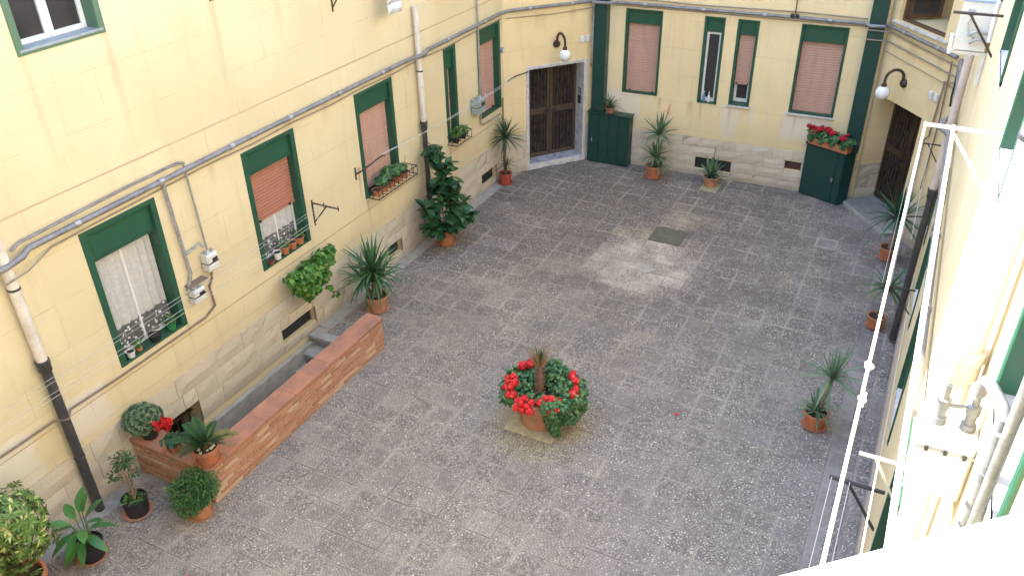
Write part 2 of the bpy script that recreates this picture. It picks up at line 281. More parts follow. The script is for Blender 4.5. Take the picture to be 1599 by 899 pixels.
    if tiles:
        pv = g.n('TexVoronoi', {'Vector': p, 'Scale': 46., 'Randomness': 1.}, out=None); pr_ = g.xyz(pv.outputs[1])[1]
        peb = g.ramp(g.m('ADD', t3, g.m('MULTIPLY', g.m('SUBTRACT', mid2, .5), 1.4)), .15, .75, .25, 1.)
        c = g.mix(g.m('MULTIPLY', g.ramp(pr_, .62, .95), g.m('MULTIPLY', peb, .55)), c, (.36, .34, .32)); c = g.mix(g.m('MULTIPLY', g.ramp(pr_, .42, .08), g.m('MULTIPLY', peb, .62)), c, (.05, .045, .046)); c = g.mix(g.m('MULTIPLY', g.ramp(pv.outputs[0], .35, .7), g.m('MULTIPLY', peb, .3)), c, (.06, .055, .055))
        # setts, grit, worn white aggregate
        c = g.mix(g.m('MULTIPLY', g.m('SUBTRACT', sett, .5, clamp=True), .5), c, (.30, .28, .25)); c = g.mix(g.m('MULTIPLY', g.ramp(sett, .35, 0), .28), c, (.10, .094, .092))
        c = g.mix(g.m('MULTIPLY', net, g.ramp(mid, .35, .6, .3, .6)), c, (.075, .068, .067))
        vo = g.n('TexVoronoi', {'Vector': p, 'Scale': 24.}, out=None); sp = g.ramp(vo.outputs[0], .12, .3, 1, 0); pick = g.xyz(vo.outputs[1])[0]
        dens = g.m('ADD', g.m('MULTIPLY', g.ramp(g.noise(p, .8, 3), .42, .68), .45), g.m('MULTIPLY', g.m('MULTIPLY', g.ramp(xj, -3.0, -.8), g.ramp(yj, 11., 7)), .5)); dens = g.m('ADD', dens, g.m('MULTIPLY', t1, .12))
        c = g.mix(g.m('MULTIPLY', sp, g.m('MULTIPLY', g.m('LESS_THAN', pick, dens), .8)), c, (.52, .515, .51))
        eu = g.m('FRACT', u); ev = g.m('FRACT', v); em = g.m('MINIMUM', g.m('MINIMUM', eu, g.m('SUBTRACT', 1, eu)), g.m('MINIMUM', ev, g.m('SUBTRACT', 1, ev)))
        edge = g.ramp(em, .022, .06, 1, 0); c = g.mix(g.m('MULTIPLY', edge, g.ramp(mid2, .36, .62, .05, .6)), c, (.31, .29, .26)); c = g.mix(g.m('MULTIPLY', g.ramp(em, .01, .035, 1, 0), g.ramp(mid2, .70, .35, .12, .55)), c, (.065, .06, .057))
    c = g.mix(g.m('MULTIPLY', g.ramp(fine, .45, .72), .42), c, (.08, .074, .072)); c = g.mix(g.m('MULTIPLY', g.ramp(fine, .47, .25), .34), c, (.38, .355, .335))
    c = g.mix(1., c, (1.66, 1.57, 1.46), 'MULTIPLY'); g.color(c)
    hgt = g.m('ADD', g.m('MULTIPLY', fine, .5), g.m('MULTIPLY', net, -1.) if tiles else 0.)
    g.bump(hgt, .5, .006); M[name] = g.mat
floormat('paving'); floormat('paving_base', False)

# ------------------------------------------------------------------ mesh helpers
class MB:
    def __init__(s): s.v = []; s.f = []; s.uv = {}
    def add(s, vs, fs):
        o = len(s.v); s.v += [tuple(v) for v in vs]; s.f += [tuple(i + o for i in f) for f in fs]; return s
    def quad(s, a, b, c, d, uv=None):
        if uv: s.uv[len(s.f)] = uv
        return s.add([a, b, c, d], [(0, 1, 2, 3)])
    def hexa(s, P): return s.add(P, [(0, 3, 2, 1), (4, 5, 6, 7), (0, 1, 5, 4), (1, 2, 6, 5), (2, 3, 7, 6), (3, 0, 4, 7)])
    def box(s, x0, x1, y0, y1, z0, z1): return s.hexa([(x0, y0, z0), (x1, y0, z0), (x1, y1, z0), (x0, y1, z0), (x0, y0, z1), (x1, y0, z1), (x1, y1, z1), (x0, y1, z1)])
    def fbox(s, F, u0, u1, d0, d1, z0, z1, bev=0.):
        if bev:  # chamfer the front rim
            e = min(bev, (u1 - u0) / 3, (z1 - z0) / 3)
            P = [F(u0, d0, z0), F(u1, d0, z0), F(u1, d0, z1), F(u0, d0, z1), F(u0, d1 - e, z0), F(u1, d1 - e, z0), F(u1, d1 - e, z1), F(u0, d1 - e, z1),
                 F(u0 + e, d1, z0 + e), F(u1 - e, d1, z0 + e), F(u1 - e, d1, z1 - e), F(u0 + e, d1, z1 - e)]
            return s.add(P, [(0, 3, 2, 1), (0, 1, 5, 4), (1, 2, 6, 5), (2, 3, 7, 6), (3, 0, 4, 7), (4, 5, 9, 8), (5, 6, 10, 9), (6, 7, 11, 10), (7, 4, 8, 11), (8, 9, 10, 11)])
        return s.hexa([F(u0, d0, z0), F(u1, d0, z0), F(u1, d1, z0), F(u0, d1, z0), F(u0, d0, z1), F(u1, d0, z1), F(u1, d1, z1), F(u0, d1, z1)])
    def tube(s, pts, r, n=8, caps=True):
        pts = [Vector(p) for p in pts]; rs = r if isinstance(r, (list, tuple)) else [r] * len(pts); o = len(s.v); up = None
        for i, p in enumerate(pts):
            t = (pts[min(i + 1, len(pts) - 1)] - pts[max(i - 1, 0)]).normalized()
            if up is None: up = t.orthogonal().normalized()
            up = (up - t * up.dot(t)); up = up.normalized() if up.length > 1e-5 else t.orthogonal().normalized(); w = t.cross(up)
            for k in range(n): a = 2 * math.pi * k / n; s.v.append(tuple(p + (up * math.cos(a) + w * math.sin(a)) * rs[i]))
        for i in range(len(pts) - 1):
            for k in range(n): a, b = o + i * n + k, o + i * n + (k + 1) % n; s.f.append((a, b, b + n, a + n))
        if caps: s.f.append(tuple(o + k for k in reversed(range(n)))); s.f.append(tuple(o + (len(pts) - 1) * n + k for k in range(n)))
        return s
    def lathe(s, c, prof, n=24):
        c = Vector(c); o = len(s.v)
        for (r, z) in prof:
            for k in range(n): a = 2 * math.pi * k / n; s.v.append((c.x + r * math.cos(a), c.y + r * math.sin(a), c.z + z))
        for i in range(len(prof) - 1):
            for k in range(n): a, b = o + i * n + k, o + i * n + (k + 1) % n; s.f.append((a, b, b + n, a + n))
        s.f.append(tuple(o + k for k in reversed(range(n)))); s.f.append(tuple(o + (len(prof) - 1) * n + k for k in range(n)))
        return s
    def ball(s, c, r, n=10, mlt=(1, 1, 1)):
        prof = [(max(.001, r * math.sin(math.pi * i / n)) , -r * math.cos(math.pi * i / n) * mlt[2]) for i in range(n + 1)]
        return s.lathe(c, prof, n * 2)
    def leaf(s, p, d, up, L, W, fold=.25, droop=0., tip=.5):
        d = Vector(d).normalized(); w = d.cross(Vector(up)); w = w.normalized() if w.length > 1e-4 else d.orthogonal().normalized(); nrm = w.cross(d); p = Vector(p)
        a = p + d * L * tip; e = p + d * L - nrm * L * droop; h = nrm * W * fold
        return s.add([p, a + w * W * .5 + h, e, a - w * W * .5 + h, a], [(0, 1, 4), (1, 2, 4), (2, 3, 4), (3, 0, 4)])
    def disc(s, p, nrm, r, n=6):
        nrm = Vector(nrm).normalized(); a = nrm.orthogonal().normalized(); b = nrm.cross(a); ph = random.random() * 6.28; p = Vector(p)
        return s.add([p - nrm * r * .25] + [p + (a * math.cos(ph + 6.283 * k / n) + b * math.sin(ph + 6.283 * k / n)) * r * (1 if k else .6) for k in range(n)], [(0, 1 + k, 1 + (k + 1) % n) for k in range(n)])
    def mesh(s, name, mat, smooth=False, recalc=True):
        me = bpy.data.meshes.new(name); me.from_pydata(s.v, [], s.f); me.update()
        if s.uv:
            l = me.uv_layers.new(name='UVMap').data
            for fi, uvs in s.uv.items():
                for k, li in enumerate(me.polygons[fi].loop_indices): l[li].uv = uvs[k]
        if recalc and len(s.f) < 3000:
            b = bmesh.new(); b.from_mesh(me); bmesh.ops.recalc_face_normals(b, faces=b.faces); b.to_mesh(me); b.free()
        if mat: me.materials.append(M[mat])
        if smooth:
            me.polygons.foreach_set('use_smooth', [True] * len(me.polygons))
            try: me.set_sharp_from_angle(angle=R(42))
            except Exception: pass
        return me
    def build(s, name, mat, parent=None, smooth=False, kind=None, label=None):
        return inst(name, s.mesh(name, mat, smooth), None, parent, kind, label)
def wmat(o):
    mw = o.matrix_basis.copy()
    return mw if o.parent is None else wmat(o.parent) @ o.matrix_parent_inverse @ mw
def inst(name, me, mw=None, parent=None, kind=None, label=None):
    o = bpy.data.objects.new(name, me); col.objects.link(o)
    if parent is not None: o.parent = parent; o.matrix_parent_inverse = wmat(parent).inverted()
    if mw is not None: o.matrix_basis = mw
    if kind: o['kind'] = kind
    if label: o['label'] = label
    return o
def thing(name, label, cat, loc=(0, 0, 0), group=None):
    o = bpy.data.objects.new(name, None); col.objects.link(o); o.location = loc; o.empty_display_size = .1
    o['label'] = label; o['category'] = cat
    if group: o['group'] = group
    return o
def tag(o, label, cat, group=None):
    o['label'] = label; o['category'] = cat
    if group: o['group'] = group
    return o
def frame(O, u, n):
    O = Vector((*O, 0)); u = Vector((*u, 0)).normalized(); n = Vector((*n, 0)).normalized()
    f = lambda a, d, z: O + u * a + n * d + Vector((0, 0, z))
    f.O, f.u, f.n = O, u, n; return f
FL = frame((-8.46, 0), (0, 1), (1, 0))
FCL = frame((-8.46, 16.0), (.6342, .7732), (.7732, -.6342))
FF = frame((-7.0, 17.78), (.99958, .02911), (.02911, -.99958))
FCR = frame((-.953, 17.956), (.6164, -.7874), (-.7874, -.6164))
FR = frame((.5, 16.1), (0, -1), (-1, 0))
FNC = frame((.5, 1.0), (-.733, -.68), (-.68, .733))
def rnd(a, b): return random.uniform(a, b)

# ------------------------------------------------------------------ setting: ground, floor, paving tiles
random.seed(3)
gm = MB().quad((-60, -60, -2.6), (60, -60, -2.6), (60, 60, -2.6), (-60, 60, -2.6)); gr = gm.build('ground', 'concrete'); gr['kind'] = 'structure'
fb = MB()
for (x0, x1, y0, y1) in ((-9.3, -7.2, -1.5, 5.2), (-9.3, -7.2, 8.93, 20), (-7.2, 2, -1.5, 20)): fb.box(x0, x1, y0, y1, -.5, -.010)
floor = fb.build('courtyard_floor', 'paving_base'); floor['kind'] = 'structure'
def tile_mb(sx, sy, g=.004, e=.006):
    t = MB(); a, b = sx / 2 - g, sy / 2 - g
    P = [(-a, -b, -.03), (a, -b, -.03), (a, b, -.03), (-a, b, -.03), (-a, -b, -e * .6), (a, -b, -e * .6), (a, b, -e * .6), (-a, b, -e * .6), (-a + e, -b + e, 0), (a - e, -b + e, 0), (a - e, b - e, 0), (-a + e, b - e, 0)]
    return t.add(P, [(0, 1, 5, 4), (1, 2, 6, 5), (2, 3, 7, 6), (3, 0, 4, 7), (4, 5, 9, 8), (5, 6, 10, 9), (6, 7, 11, 10), (7, 4, 8, 11), (8, 9, 10, 11)])
def inview(p):
    d = Vector(p) - Vector((0, 0, H)); z = d.dot(CF_); k = 1289.92 / 799.5
    return z > 0 and abs(d.dot(CR_) * k / z) < 1.04 and abs(d.dot(CU_) * k / z) < .60
tiles = []
for i in range(-4, 19):
    for j in range(-10, 36):
        x, y = TX0 + (i + .5) * PT, TY0 + (j + .5) * PT
        if x < -8.2 or x > .10 or y > 17.9: continue
        if x < -7.0 and 4.9 < y < 9.0: continue
        if -4.42 < x < -3.57 and 7.93 < y < 8.8: continue
        if (x + 8.46) * .7732 - (y - 16.0) * .6342 < .1: continue
        if -((x + .953) * .7874 + (y - 17.956) * .6164) < .55 and x > -1.2: continue
        if -4.38 < x < -3.69 and 14.3 < y < 14.95: continue
        if not inview((x, y, 0)): continue
        tiles.append((Vector((x, y, H)).length, x, y))
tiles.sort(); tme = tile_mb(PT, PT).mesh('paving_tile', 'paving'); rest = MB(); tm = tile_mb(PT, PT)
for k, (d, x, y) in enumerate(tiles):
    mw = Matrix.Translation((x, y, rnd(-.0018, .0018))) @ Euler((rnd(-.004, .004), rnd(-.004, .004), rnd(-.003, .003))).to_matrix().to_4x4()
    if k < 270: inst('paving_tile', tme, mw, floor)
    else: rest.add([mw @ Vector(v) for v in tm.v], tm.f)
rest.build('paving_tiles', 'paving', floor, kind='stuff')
bme = tile_mb(.18, .80).mesh('border_slab', 'paving'); 
for k in range(18):
    for q in range(2):
        inst('border_slab', bme, Matrix.Translation((.19 + q * .185, 15.4 - k * .8 + q * .3, rnd(-.002, .002) - .001)), floor)
wme = tile_mb(.24, 1.2).mesh('edge_slab', 'concrete_pale')
for k in range(6): inst('edge_slab', wme, Matrix.Translation((-8.33, 9.55 + k * 1.2, -.003)), floor)
for k in range(2): inst('edge_slab', wme, Matrix.Translation((-8.33, 3.2 + k * 1.2, -.003)), floor)

# ------------------------------------------------------------------ walls with openings
def wall(F, u0, u1, z0, z1, holes, mat, parent, depth=.25, back=.6, rev=None, name='wall'):
    mb = MB(); us = sorted({u0, u1, *[h[0] for h in holes], *[h[1] for h in holes]}); zs = sorted({z0, z1, *[h[2] for h in holes], *[h[3] for h in holes]})
    us = [u for u in us if u0 <= u <= u1]; zs = [z for z in zs if z0 <= z <= z1]
    for a, b in zip(us, us[1:]):
        for c, d in zip(zs, zs[1:]):
            cu, cz = (a + b) / 2, (c + d) / 2
            if any(h[0] < cu < h[1] and h[2] < cz < h[3] for h in holes): continue
            mb.quad(F(a, 0, c), F(b, 0, c), F(b, 0, d), F(a, 0, d), uv=[(a, c), (b, c), (b, d), (a, d)])
    for (a, b, c, d) in [h[:4] for h in holes]:
        dp = depth
        for P, Q in (((a, c), (b, c)), ((b, c), (b, d)), ((b, d), (a, d)), ((a, d), (a, c))):
            mb.quad(F(P[0], 0, P[1]), F(Q[0], 0, Q[1]), F(Q[0], -back + .01, Q[1]), F(P[0], -back + .01, P[1]), uv=[(P[0], P[1]), (Q[0], Q[1]), (Q[0] + .3, Q[1]), (P[0] + .3, P[1])])
    B = -back
    mb.quad(F(u0, B, z0), F(u1, B, z0), F(u1, B, z1), F(u0, B, z1), uv=[(0, 0)] * 4)
    mb.quad(F(u0, 0, z1), F(u1, 0, z1), F(u1, B, z1), F(u0, B, z1), uv=[(0, 0)] * 4)
    for u in (u0, u1): mb.quad(F(u, 0, z0), F(u, B, z0), F(u, B, z1), F(u, 0, z1), uv=[(0, 2)] * 4)
    me = mb.mesh(name, mat, recalc=False)
    return inst(name, me, None, parent)
def stones(F, u0, u1, rows, wid, parent, holes=(), proud=.022, seed=1):
    random.seed(seed); bk = MB()
    for z0, z1 in rows:
        u = u0 - rnd(0, wid * .5)
        while u < u1:
            w = wid * rnd(.6, 1.45); a, b = max(u, u0), min(u + w, u1); u += w
            segs = [(a, b, z0, z1)]
            for h in holes:
                ns = []
                for (p, q, r_, s_) in segs:
                    if q <= h[0] or p >= h[1] or s_ <= h[2] or r_ >= h[3]: ns.append((p, q, r_, s_)); continue
                    if p < h[0]: ns.append((p, h[0], r_, s_))
                    if q > h[1]: ns.append((h[1], q, r_, s_))
                    pp, qq = max(p, h[0]), min(q, h[1])
                    if r_ < h[2]: ns.append((pp, qq, r_, h[2]))
                    if s_ > h[3]: ns.append((pp, qq, h[3], s_))
                segs = ns
            for (p, q, r_, s_) in segs:
                if q - p < .05 or s_ - r_ < .04: continue
                mb = MB(); nu, nz = max(2, int((q - p) / .16)), 2; g_ = .004; pr = proud + rnd(-.006, .008); V = []
                for jz in range(nz + 1):
                    for iu in range(nu + 1):
                        uu = p + g_ + (q - p - 2 * g_) * iu / nu; zz = r_ + g_ + (s_ - r_ - 2 * g_) * jz / nz
                        ed = iu in (0, nu) or jz in (0, nz)
                        V.append(F(uu + (0 if iu in (0, nu) else rnd(-.02, .02)), pr - .010 + rnd(-.003, .003) if ed else pr + rnd(-.002, .008), zz))
                W = nu + 1; Fc = [(jz * W + iu, jz * W + iu + 1, (jz + 1) * W + iu + 1, (jz + 1) * W + iu) for jz in range(nz) for iu in range(nu)]
                ringi = [i for i in range(W)] + [jz * W + nu for jz in range(1, nz + 1)] + [nz * W + i for i in range(nu - 1, -1, -1)] + [jz * W for jz in range(nz - 1, 0, -1)]
                o = len(V); V += [V[i] - F.n * (pr + .02) for i in ringi]; L_ = len(ringi)
                Fc += [(ringi[k], ringi[(k + 1) % L_], o + (k + 1) % L_, o + k) for k in range(L_)]
                mb.add(V, Fc).build('stone_block', 'stone', parent)
        segs = [(u0, u1)]
        for h in holes:
            if h[2] < z1 and h[3] > z0: segs = [t for (p, q) in segs for t in ((p, min(q, h[0])), (max(p, h[1]), q)) if t[1] - t[0] > .01]
        for p, q in segs: bk.fbox(F, p, q, -.02, .006, z0, z1)
    if bk.v: bk.build('stone_backing', 'stone_mortar', parent)

def shutter(F, u0, u1, z0, z1, d, mat, parent, pitch=.052, bar=True):
    mb = MB(); n = max(2, round((z1 - z0) / pitch)); p = (z1 - z0) / n; prof = []
    for k in range(n):
        z = z0 + k * p; prof += [(d - .006, z + .0), (d - .006, z + p * .12), (d + .005, z + p * .2), (d + .009, z + p * .55), (d + .003, z + p * .98)]
    for (a, b) in zip(prof, prof[1:]): mb.quad(F(u0, a[0], a[1]), F(u1, a[0], a[1]), F(u1, b[0], b[1]), F(u0, b[0], b[1]))
    o = mb.build('roller_shutter', mat, parent)
    b = MB().fbox(F, u0, u1, d - .015, d + .014, z0 - .035, z0 + .004); b.build('bottom_rail', mat, parent)
    if bar:
        s = MB()
        for uu in (u0 + (u1 - u0) * .14, u0 + (u1 - u0) * .86): s.fbox(F, uu - .015, uu + .015, d + .013, d + .045, z0 - .03, z0 + .0)
        s.build('shutter_stop', 'plate_dark', parent)
def window(F, u0, u1, z0, z1, parent, mat='green_paint', head=.34, rec=.13, sh=None, shmat='shutter_pink', sill=None, trim=.07, sash=True, lace=False, label=None, sashmat='white_frame', glassd=None):
    """casing (the part), then shutter, sash, pane, sill as sub-parts; sh = shutter bottom height or None"""
    t = trim; c = MB(); pr = .018
    c.fbox(F, u0, u0 + t, -.24, pr, z0, z1, .006); c.fbox(F, u1 - t, u1, -.24, pr, z0, z1, .006)
    c.fbox(F, u0 + t, u1 - t, -.24, pr, z1 - t * .7, z1, .006)
    c.fbox(F, u0 + t, u1 - t, -.24, pr - .006, z0, z0 + .03, .004)
    if head:
        c.fbox(F, u0 + t, u1 - t, -.24, -.045, z1 - head, z1 - t * .7 - .002)
        c.fbox(F, u0 + t + .002, u1 - t - .002, -.2, -.035, z1 - head - .02, z1 - head + .012)
    w = c.build('window', mat, parent, label=label)
    a, b = u0 + t + .002, u1 - t - .002; zt = z1 - head - .02
    if sh is not None: shutter(F, a, b, sh, zt, -rec, shmat, w)
    if sash:
        zb = z0 + .035; f = .055; D = -.20; s = MB(); zt2 = z1 - max(head, t) - .01
        mids = [(a, b)] if b - a < .6 else [(a, (a + b) / 2 - .002), ((a + b) / 2 + .002, b)]
        for (p, q) in mids:
            s.fbox(F, p, p + f, D - .03, D + .03, zb, zt2, .006); s.fbox(F, q - f, q, D - .03, D + .03, zb, zt2, .006)
            s.fbox(F, p + f, q - f, D - .028, D + .028, zb, zb + f * 1.4, .006); s.fbox(F, p + f, q - f, D - .028, D + .028, zt2 - f, zt2, .006)
        s.build('sash', sashmat, w)
        for (p, q) in mids:
            MB().fbox(F, p + f - .004, q - f + .004, D - .006, D + .0, zb + f, zt2 - f + .004).build('pane', 'glass', w)
    if lace:
        l = MB(); n = 44; D = -.16
        zt2 = (zt if sh is None else sh) ; 
        for k in range(n):
            ua, ub = a + .02 + (b - a - .04) * k / n, a + .02 + (b - a - .04) * (k + 1) / n; f_ = lambda u: D + .014 * math.sin(u * 46) + .008 * math.sin(u * 23 + 1)
            l.quad(F(ua, f_(ua), z0 + .1), F(ub, f_(ub), z0 + .1), F(ub, f_(ub), zt2 - .01), F(ua, f_(ua), zt2 - .01), uv=[(ua, 0), (ub, 0), (ub, zt2 - z0), (ua, zt2 - z0)])
        l.build('lace_curtain', 'lace', w, smooth=True)
    if sill == 'marble': MB().fbox(F, u0 - .03, u1 + .03, -.1, .05, z0 - .035, z0 - .002, .004).build('sill', 'marble', w)
    if sill == 'grey': MB().fbox(F, u0 + .03, u1 - .03, -.18, .022, z0 + .03, z0 + .06, .004).build('sill', 'sill_grey', w)
    return w

# ---- left wing
bl = thing('apartment_building', 'cream yellow building wing on the left with the black and white drainpipes and gas meters', 'building', (-8.46, 8, 0), 'wings of the apartment building round the yard')
LW = dict(w1=(5.27, 6.40, 1.60, 3.54), w2=(7.97, 9.10, 1.60, 3.53), w3=(10.65, 11.75, 1.66, 3.56), w4=(13.52, 13.97, 1.66, 3.58), w5=(14.86, 15.85, 1.70, 3.62), w0=(5.26, 6.36, 5.62, 7.5), w6=(7.97, 9.08, 5.62, 7.5), w7=(10.66, 11.75, 5.66, 7.5), w8=(13.5, 14.6, 5.66, 7.5))
VENT1, VENT2, VENT3 = (8.08, 8.92, .12, .42), (11.12, 11.60, .14, .44), (14.82, 15.55, .10, .42); BDOOR = (5.42, 6.24, -2.0, .36)
hl = list(LW.values()) + [VENT1, VENT2, VENT3, BDOOR]
wall(FL, -.5, 7.8, -2.2, 8.7, [h for h in hl if h[1] < 7.8], 'plaster_left', bl)
wall(FL, 7.8, 16.0, -2.2, 12, [h for h in hl if h[0] > 7.8], 'plaster_left', bl)  # unseen taller part, its height and step shaped to block the sun
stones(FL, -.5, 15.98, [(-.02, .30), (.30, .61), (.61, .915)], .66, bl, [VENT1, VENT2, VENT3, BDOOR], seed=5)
for v in (VENT1, VENT2, VENT3):
    o = MB().fbox(FL, v[0] - .005, v[1] + .005, -.20, -.12, v[2] - .005, v[3] + .005); o = o.build('vent', 'vent_dark', bl)
    sl_ = MB()
    for k in range(6): z = v[2] + (v[3] - v[2]) * (k + .5) / 6; sl_.fbox(FL, v[0], v[1], -.121, -.105, z - .008, z + .008)
    sl_.build('vent_bar', 'iron_grey', o)
bd = MB().fbox(FL, BDOOR[0], BDOOR[1], -.55, -.50, -2.0, .36).build('basement_door', 'basement_dark', bl)
bb = MB()
for k in range(7): u = BDOOR[0] + .06 + k * .115; bb.tube([FL(u, -.2, -1.9), FL(u, -.2, .33)], .011, 6)
bb.fbox(FL, BDOOR[0], BDOOR[1], -.215, -.185, .10, .13); bb.build('door_bars', 'iron', bd)
window(FL, *LW['w1'], bl, head=.42, lace=True, trim=.09)
window(FL, *LW['w2'], bl, head=.38, sh=2.35, shmat='shutter_salmon', trim=.09, lace=True)
window(FL, *LW['w3'], bl, head=.36, sh=1.78, trim=.085)
window(FL, *LW['w4'], bl, head=.42, sh=1.72, trim=.09, sash=False)
window(FL, *LW['w5'], bl, head=.34, sh=1.78, trim=.09)
window(FL, *LW['w0'], bl, mat='green_paint_weathered', head=0, trim=.08, sill='grey', label='weathered pale green window casing with white sashes above the meter pipes')
for k in ('w6', 'w7', 'w8'): window(FL, *LW[k], bl, mat='green_paint_weathered' if k == 'w6' else 'green_paint', head=.3, sh=6.2, sill='grey')
# ---- far wing with its two angled entrance bays
bf = thing('apartment_building', 'cream yellow back wing with two corner entrances and four shuttered windows', 'building', (-4, 17.9, 0), 'wings of the apartment building round the yard')
DL = (.60, 2.04, .0, 2.42); DR = (.07, 1.60, .0, 2.42); WST = (.26, 1.66, 3.90, 5.6)
wall(FCL, 0, 2.302, -.3, 12, [DL], 'plaster_chamfer', bf); 
FW = dict(a=(.69, 1.53, 1.74, 3.63), b=(2.45, 2.89, 1.72, 3.61), c=(3.15, 3.60, 1.76, 3.61), d=(4.44, 5.36, 1.76, 3.63))
FV1, FV2 = (2.55, 3.38, .16, .43), (4.55, 4.90, .47, .66)
up = [(h[0], h[1], 5.66, 7.5) for h in (FW['a'], FW['d'])]
wall(FF, 0, 6.05, -.3, 11.5, list(FW.values()) + [FV1, FV2] + up, 'plaster_far', bf)
wall(FCR, 0, 2.357, -.3, 11, [DR, WST], 'plaster_chamfer', bf, depth=.5, back=1.6)
stones(FCL, .02, .57, [(-.02, .30), (.30, .61), (.61, .915)], .5, bf, seed=7)
stones(FCL, 2.09, 2.28, [(-.02, .30), (.30, .61), (.61, .915)], .5, bf, seed=8)
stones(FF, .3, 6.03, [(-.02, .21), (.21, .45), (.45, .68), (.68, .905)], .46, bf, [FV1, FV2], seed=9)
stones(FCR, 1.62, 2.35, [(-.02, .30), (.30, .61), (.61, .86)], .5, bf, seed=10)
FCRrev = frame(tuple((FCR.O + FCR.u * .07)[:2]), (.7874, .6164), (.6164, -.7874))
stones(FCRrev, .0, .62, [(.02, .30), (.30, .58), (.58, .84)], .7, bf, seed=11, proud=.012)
for v, mt in ((FV1, 'vent_dark'), (FV2, 'vent_brown')):
    o = MB().fbox(FF, v[0] - .005, v[1] + .005, -.12, -.04, v[2] - .005, v[3] + .005).build('vent', mt, bf); s_ = MB()
    for k in range(5): z = v[2] + (v[3] - v[2]) * (k + .5) / 5; s_.fbox(FF, v[0], v[1], -.041, -.028, z - .007, z + .007)
    s_.build('vent_bar', mt, o)
window(FF, *FW['a'], bf, head=.30, sh=1.80, trim=.05)
wb = window(FF, *FW['b'], bf, head=.30, sash=False, trim=.06, rec=.1)
window(FF, *FW['c'], bf, head=.30, sh=2.24, shmat='shutter_pink', trim=.055, sill='marble')
window(FF, *FW['d'], bf, head=.33, sh=1.80, trim=.05, sill='marble')
for h in up: window(FF, *h, bf, head=.3, sh=5.75)
a, b, zb, zt = 2.515, 2.825, 1.755, 3.27; s = MB()   # white tilted sash of the open narrow window
for q in ((a, a + .05, zb, zt), (b - .04, b, zb, zt), (a + .05, b - .04, zb, zb + .08), (a + .05, b - .04, zt - .04, zt)): s.fbox(FF, q[0], q[1], -.11, -.06, q[2], q[3], .006)
s.build('sash', 'white_frame', wb); MB().fbox(FF, a + .045, b - .035, -.10, -.09, zb + .07, zt - .03).build('pane', 'glass', wb)
shutter(FF, a, b, 3.285, 3.34, -.09, 'shutter_salmon', wb, bar=False)
def entrance(F, D, dep, light, side):
    d = MB().fbox(F, D[0], D[1], -dep - .05, -dep, .02, D[3] - .002).build('entrance_door', 'door_dark', bf)
    st = MB(); u0, u1 = D[0] + .02, D[1] - .02; mid = (u0 + u1) / 2
    for (p, q) in ((u0, mid - .004), (mid + .004, u1)):
        for r_ in ((p, p + .07), (q - .07, q)): st.fbox(F, r_[0], r_[1], -dep, -dep + .035, .12, D[3] - .01, .005)
        for z in (.12, 1.18, D[3] - .10): st.fbox(F, p + .07, q - .07, -dep, -dep + .032, z, z + (.14 if z > 1 and z < 2 else .09), .005)
    st.build('door_frame', 'bronze_light' if light else 'bronze', d); br = MB()
    n = 6
    for (p, q) in ((u0 + .07, mid - .075), (mid + .075, u1 - .07)):
        for k in range(n):
            u = p + (q - p) * (k + .5) / n
            br.fbox(F, u - .007, u + .007, -dep + .002, -dep + .028, .21, 1.18); br.fbox(F, u - .007, u + .007, -dep + .002, -dep + .028, 1.32, D[3] - .10)
    br.build('door_bars', 'bronze_light', d)
    hb = MB()
    for u in (mid - .14, mid + .06): hb.fbox(F, u, u + .10, -dep + .034, -dep + .06, 1.22, 1.27)
    hb.build('handle', 'plate_dark', d); return d
d1 = entrance(FCL, DL, .40, True, 1)
t = MB(); e = .05
for q in ((DL[0] - e, DL[0], .0, 2.42 + e), (DL[1], DL[1] + e, .0, 2.42 + e), (DL[0], DL[1], 2.42, 2.42 + e)): t.fbox(FCL, q[0], q[1], -.40, .02, q[2], q[3], .004)
for (p, q) in ((DL[0], DL[0] + .02), (DL[1] - .02, DL[1])): t.fbox(FCL, p, q, -.398, .012, .12, 2.418)
t.fbox(FCL, DL[0] + .02, DL[1] - .02, -.398, .012, 2.40, 2.419)
t.build('door_surround', 'marble', d1)
MB().fbox(FCL, DL[0] - e, DL[1] + e, -.42, .03, -.02, .115, .006).build('threshold', 'marble', d1)
MB().fbox(FCL, DL[0] + .02, DL[1] - .02, -.41, -.02, .112, .119).build('doorstep', 'marble_wet', d1)
ip = MB(); Fi = frame(tuple((FCL.O + FCL.u * (DL[1] - .02))[:2]), tuple((-FCL.n)[:2]), tuple((-FCL.u)[:2]))
ip.fbox(Fi, .12, .24, .0, .014, 1.36, 1.56); ip.fbox(Fi, .12, .24, .0, .014, 1.59, 1.74); ip.build('intercom_panel', 'plate_dark', d1)
ib = MB()
for a_ in (0, 1):
    for k in range(4): ib.fbox(Fi, .14 + a_ * .05, .165 + a_ * .05, .013, .019, 1.60 + k * .033, 1.618 + k * .033)
ib.build('intercom_button', 'meter_white', d1)
d2 = entrance(FCR, DR, .50, False, -1)
MB().fbox(FCR, -.02, 1.72, -.6, .30, -.03, .07, .012).build('doorstep', 'concrete_pale', d2)
MB().fbox(FCR, .07, 1.60, -.498, .28, .068, .074).build('doorstep_slab', 'concrete', d2)
